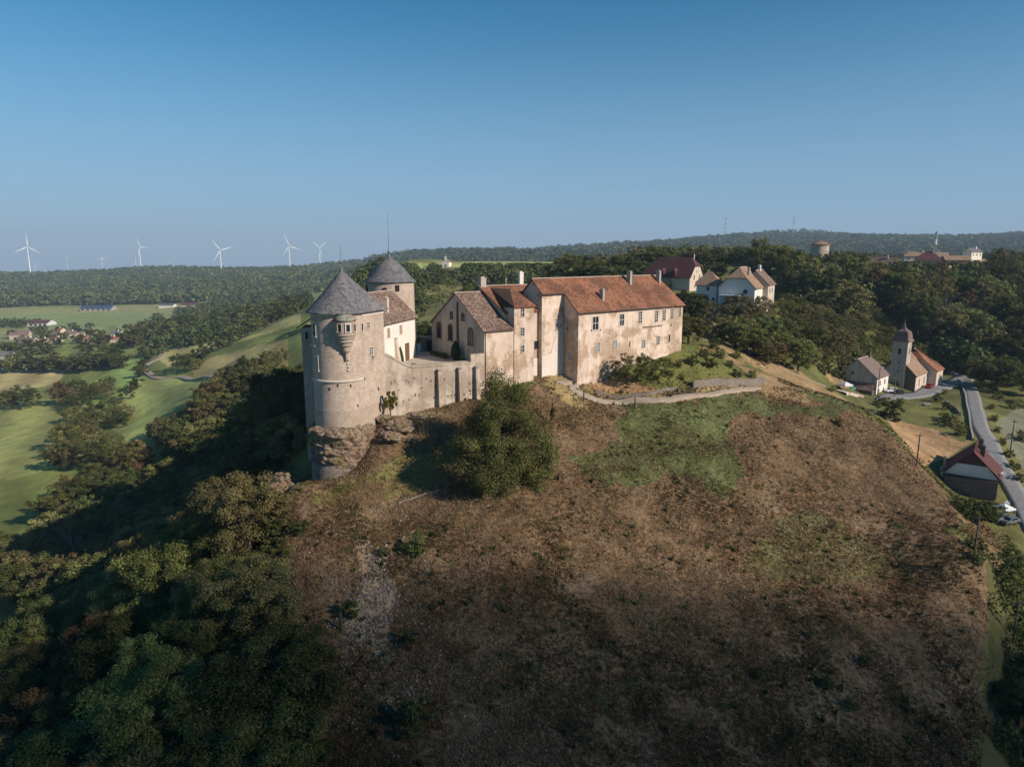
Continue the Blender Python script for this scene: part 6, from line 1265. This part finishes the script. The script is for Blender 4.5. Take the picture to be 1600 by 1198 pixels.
def gazebo(px, py, d0, label, w_=1.6, h=2.2, d=None):
    p = ground(px, py, d0); t = thing('gazebo', label, 'gazebo', tuple(p), .3); m = MB(); q4 = [(-w_, -w_), (w_, -w_), (w_, w_), (-w_, w_)]
    for i in range(4): j = (i+1) % 4; m.poly([(*q4[i], h), (*q4[j], h), (0, 0, h+.9)]); m.poly([(*q4[i], h), (*q4[j], h), (*q4[j], h-.3), (*q4[i], h-.3)])
    m.build('canopy', M['canvas'], t)
    for x, y in q4: m = MB(); m.tube([(x*.97, y*.97, -.3), (x*.97, y*.97, h)], .04, 6); m.build('leg', M['white_frame'], t)
gazebo(1320, 612, 160, 'white peaked gazebo at the left of the presbytery terrace'); gazebo(1567, 806, 120, 'pale gazebo canopy beside the parked cars below the farmhouse', 1.5, 1.8)
p = ground(1331, 617, 160); t = thing('parasol', 'small teal parasol on the presbytery terrace', 'parasol', tuple(p)); m = MB(); m.ring((0, 0), [(1.1, 1.9), (.6, 2.25), (.02, 2.45)], 8); m.build('canopy', M['teal'], t); m = MB(); m.tube([(0, 0, 0), (0, 0, 2.35)], .03, 6); m.build('pole', M['white_frame'], t)
def chair(px, py, d0, label, mat='canvas'):
    p = ground(px, py, d0); t = thing('garden_chair', label, 'chair', (p.x, p.y, p.z+.15), rnd.uniform(0, 6), 'garden furniture'); m = MB(); m.box(-.25, .25, -.25, .25, .42, .47); m.build('seat', M[mat], t)
    m = MB(); m.box(-.25, .25, .22, .27, .47, .95); m.build('backrest', M[mat], t)
    for x in (-.22, .22):
        for y in (-.22, .22): m = MB(); m.box(x-.02, x+.02, y-.02, y+.02, 0, .42); m.build('leg', M[mat], t)
chair(1571, 789, 120, 'white garden chair left on the farmhouse terrace'); chair(1575, 793, 120, 'white garden chair right on the farmhouse terrace'); chair(1327, 618, 160, 'white chair beside the teal parasol')
def bench(px, py, d0, label):
    p = ground(px, py, d0); t = thing('bench', label, 'bench', tuple(p), .2); m = MB(); m.box(-1.1, 1.1, -.4, .4, .6, .7); m.build('table_top', M['concrete'], t)
    for y in (-.8, .8): m = MB(); m.box(-1.1, 1.1, y-.15, y+.15, .35, .42); m.build('seat', M['concrete'], t)
    for x in (-.8, .8): m = MB(); m.box(x-.05, x+.05, -.9, .9, -.2, .348); m.build('leg', M['concrete'], t)
bench(1447, 634, 150, 'pale picnic bench on the lawn below the church square')

# ------------------------------------------------------------------ wind turbines and masts
def turbine(hx, hy, d, bl, angs, yaw, label, th=100):
    p = at(hx, hy, d); t = thing('wind_turbine', label, 'wind turbine', (p.x, p.y, p.z-th), 0, 'wind turbines on the left horizon')
    m = MB(); m.tube([(0, 0, -8), (0, 0, th*.5), (0, 0, th)], [2.3, 1.9, 1.3], 16); m.build('tower', M['white_paint'], t)
    f = Vector((math.sin(yaw), -math.cos(yaw), 0)); s_ = Vector((math.cos(yaw), math.sin(yaw), 0)); up = Vector((0, 0, 1)); h0 = Vector((0, 0, th+1.6))
    m = MB(); m.tube([h0-f*6.5, h0+f*1.5, h0+f*4.2], [1.6, 1.9, 1.5], 10); m.build('nacelle', M['white_paint'], t)
    hb = h0+f*5; m = MB(); m.tube([h0+f*4.0, h0+f*5.2, h0+f*6.6], [1.5, 1.5, .3], 10); m.build('hub', M['white_paint'], t)
    for a in angs:
        a = R(a); dr = s_*math.sin(a)+up*math.cos(a); sd = s_*math.cos(a)-up*math.sin(a); m = MB(); st = []
        for r_, c_, tk in ((0, .8, .7), (.1, 1.1, .6), (.22, 1.5, .45), (.5, 1.0, .28), (.8, .6, .15), (1.0, .2, .06)):
            o_ = hb+dr*(r_*bl*.82+1.0); st.append([o_-sd*c_*.8-f*tk*.3, o_+f*tk, o_+sd*c_*1.2, o_-f*tk])
        for a_, b_ in zip(st[:-1], st[1:]):
            for k in range(4): k2 = (k+1) % 4; m.poly([a_[k], a_[k2], b_[k2], b_[k]])
        m.poly(st[0]); m.poly(st[-1]); m.build('blade', M['blade_grey'], t)
for a in [(42.4, 386.4, 2480, 55, (0, 122, 245), .9, 'nearest white wind turbine at the left edge of the photo'), (55.4, 413.6, 6200, 50, (-35, 85, 205), .8, 'tiny wind turbine just right of the leftmost big one'),
          (104, 406, 5600, 50, (-30, 35, 180), .8, 'small distant wind turbine second from the left'), (158.8, 405, 5400, 50, (-5, 90, -85), 1.0, 'small distant wind turbine third from the left'),
          (217, 385.6, 3300, 55, (-15, 195, 100), 1.15, 'white wind turbine with nearly vertical rotor left of centre of the row'), (211, 408, 5600, 50, (0, 170), 1.2, 'tiny turbine overlapping the one with vertical rotor'),
          (264.4, 411.6, 6500, 50, (50, -80, 175), .5, 'tiny wind turbine standing alone between two big ones'), (343.6, 391.6, 2450, 55, (-38, 75, 215), .75, 'white wind turbine standing right of the small lone one'),
          (451.3, 385, 2650, 58, (-20, 110, 215), .55, 'white wind turbine above the fields left of the castle'), (498.7, 388.4, 3150, 55, (-42, 48, 165), .5, 'white wind turbine closest to the round tower roof')]: turbine(*a)
def mast(px, ptop, pbot, d, label, w_=1.4, red=True, solid=False):
    a = at(px, ptop, d); b = at(px, pbot, d); H = a.z-b.z+30; t = thing('radio_mast', label, 'mast', (b.x, b.y, b.z-30), 0)
    n = 12
    for i in range(n):
        z0, z1 = H*i/n, H*(i+1)/n; ww = w_*(1.3-.6*i/n); m = MB()
        if solid: m.tube([(0, 0, z0), (0, 0, z1)], [ww*2.2]*2, 10)
        else:
            for k in range(3): an = 2*math.pi*k/3; an2 = 2*math.pi*(k+1)/3; x, y = ww*math.cos(an), ww*math.sin(an); x2, y2 = ww*math.cos(an2), ww*math.sin(an2); m.tube([(x, y, z0), (x, y, z1)], .5, 4); m.tube([(x, y, z0), (x2, y2, z1)], .3, 4)
        m.build('section', M['tile_maroon'] if (red and i % 2) else M['white_frame' if red or i < n*.6 else 'metal'], t)
mast(1132.5, 341, 372, 3400, 'thin red and white radio mast on the far hill', 3.4); mast(1239, 339, 366, 3500, 'grey lattice radio mast right of the red and white one', 4.0, False); mast(1461.5, 362, 381, 2000, 'short stout telecom tower above the plateau houses', 1.8, False, True)

# ------------------------------------------------------------------ air, and an added out-of-view vapour billow that shades the near slope
from mathutils import noise as mn
m = MB(); m.box(-16000, 16000, -400, 15000, -900, 260); hb = m.build('haze', plain('haze', (1, 1, 1))); tag(hb, kind='stuff'); hb['label'] = 'thin blue air haze over the valley'; hb['category'] = 'haze'
hm = bpy.data.materials.new('haze air'); hm.use_nodes = True; t_ = hm.node_tree; t_.nodes.clear(); o_ = t_.nodes.new('ShaderNodeOutputMaterial'); v_ = t_.nodes.new('ShaderNodeVolumePrincipled')
v_.inputs['Color'].default_value = (.66, .84, 1.0, 1); v_.inputs['Density'].default_value = .00012; v_.inputs['Anisotropy'].default_value = 0.0; t_.links.new(v_.outputs[0], o_.inputs['Volume'])
hb.data.materials.clear(); hb.data.materials.append(hm)

# unseen vapour billow of even density, made up to darken the near slope
import bmesh
bm = bmesh.new(); bmesh.ops.create_icosphere(bm, subdivisions=5, radius=1.0)
for v in bm.verts:
    n_ = 1+.20*mn.fractal(v.co*1.7, .6, 2.0, 4); v.co = Vector((v.co.x*n_*300, v.co.y*n_*76, v.co.z*n_*24))
me = bpy.data.meshes.new('cloud'); bm.to_mesh(me); bm.free()
cm = bpy.data.materials.new('cloud vapour'); cm.use_nodes = True; t_ = cm.node_tree; t_.nodes.clear(); o_ = t_.nodes.new('ShaderNodeOutputMaterial'); v_ = t_.nodes.new('ShaderNodeVolumePrincipled')
v_.inputs['Color'].default_value = (.95, .96, 1, 1); v_.inputs['Density'].default_value = .033; t_.links.new(v_.outputs[0], o_.inputs['Volume']); me.materials.append(cm)
CT = (340-(-52))/sdir.z; cl = link('cloud', me, None, (10+sdir.x*CT, 12+sdir.y*CT, 340), (0, 0, R(0))); tag(cl, kind='structure')
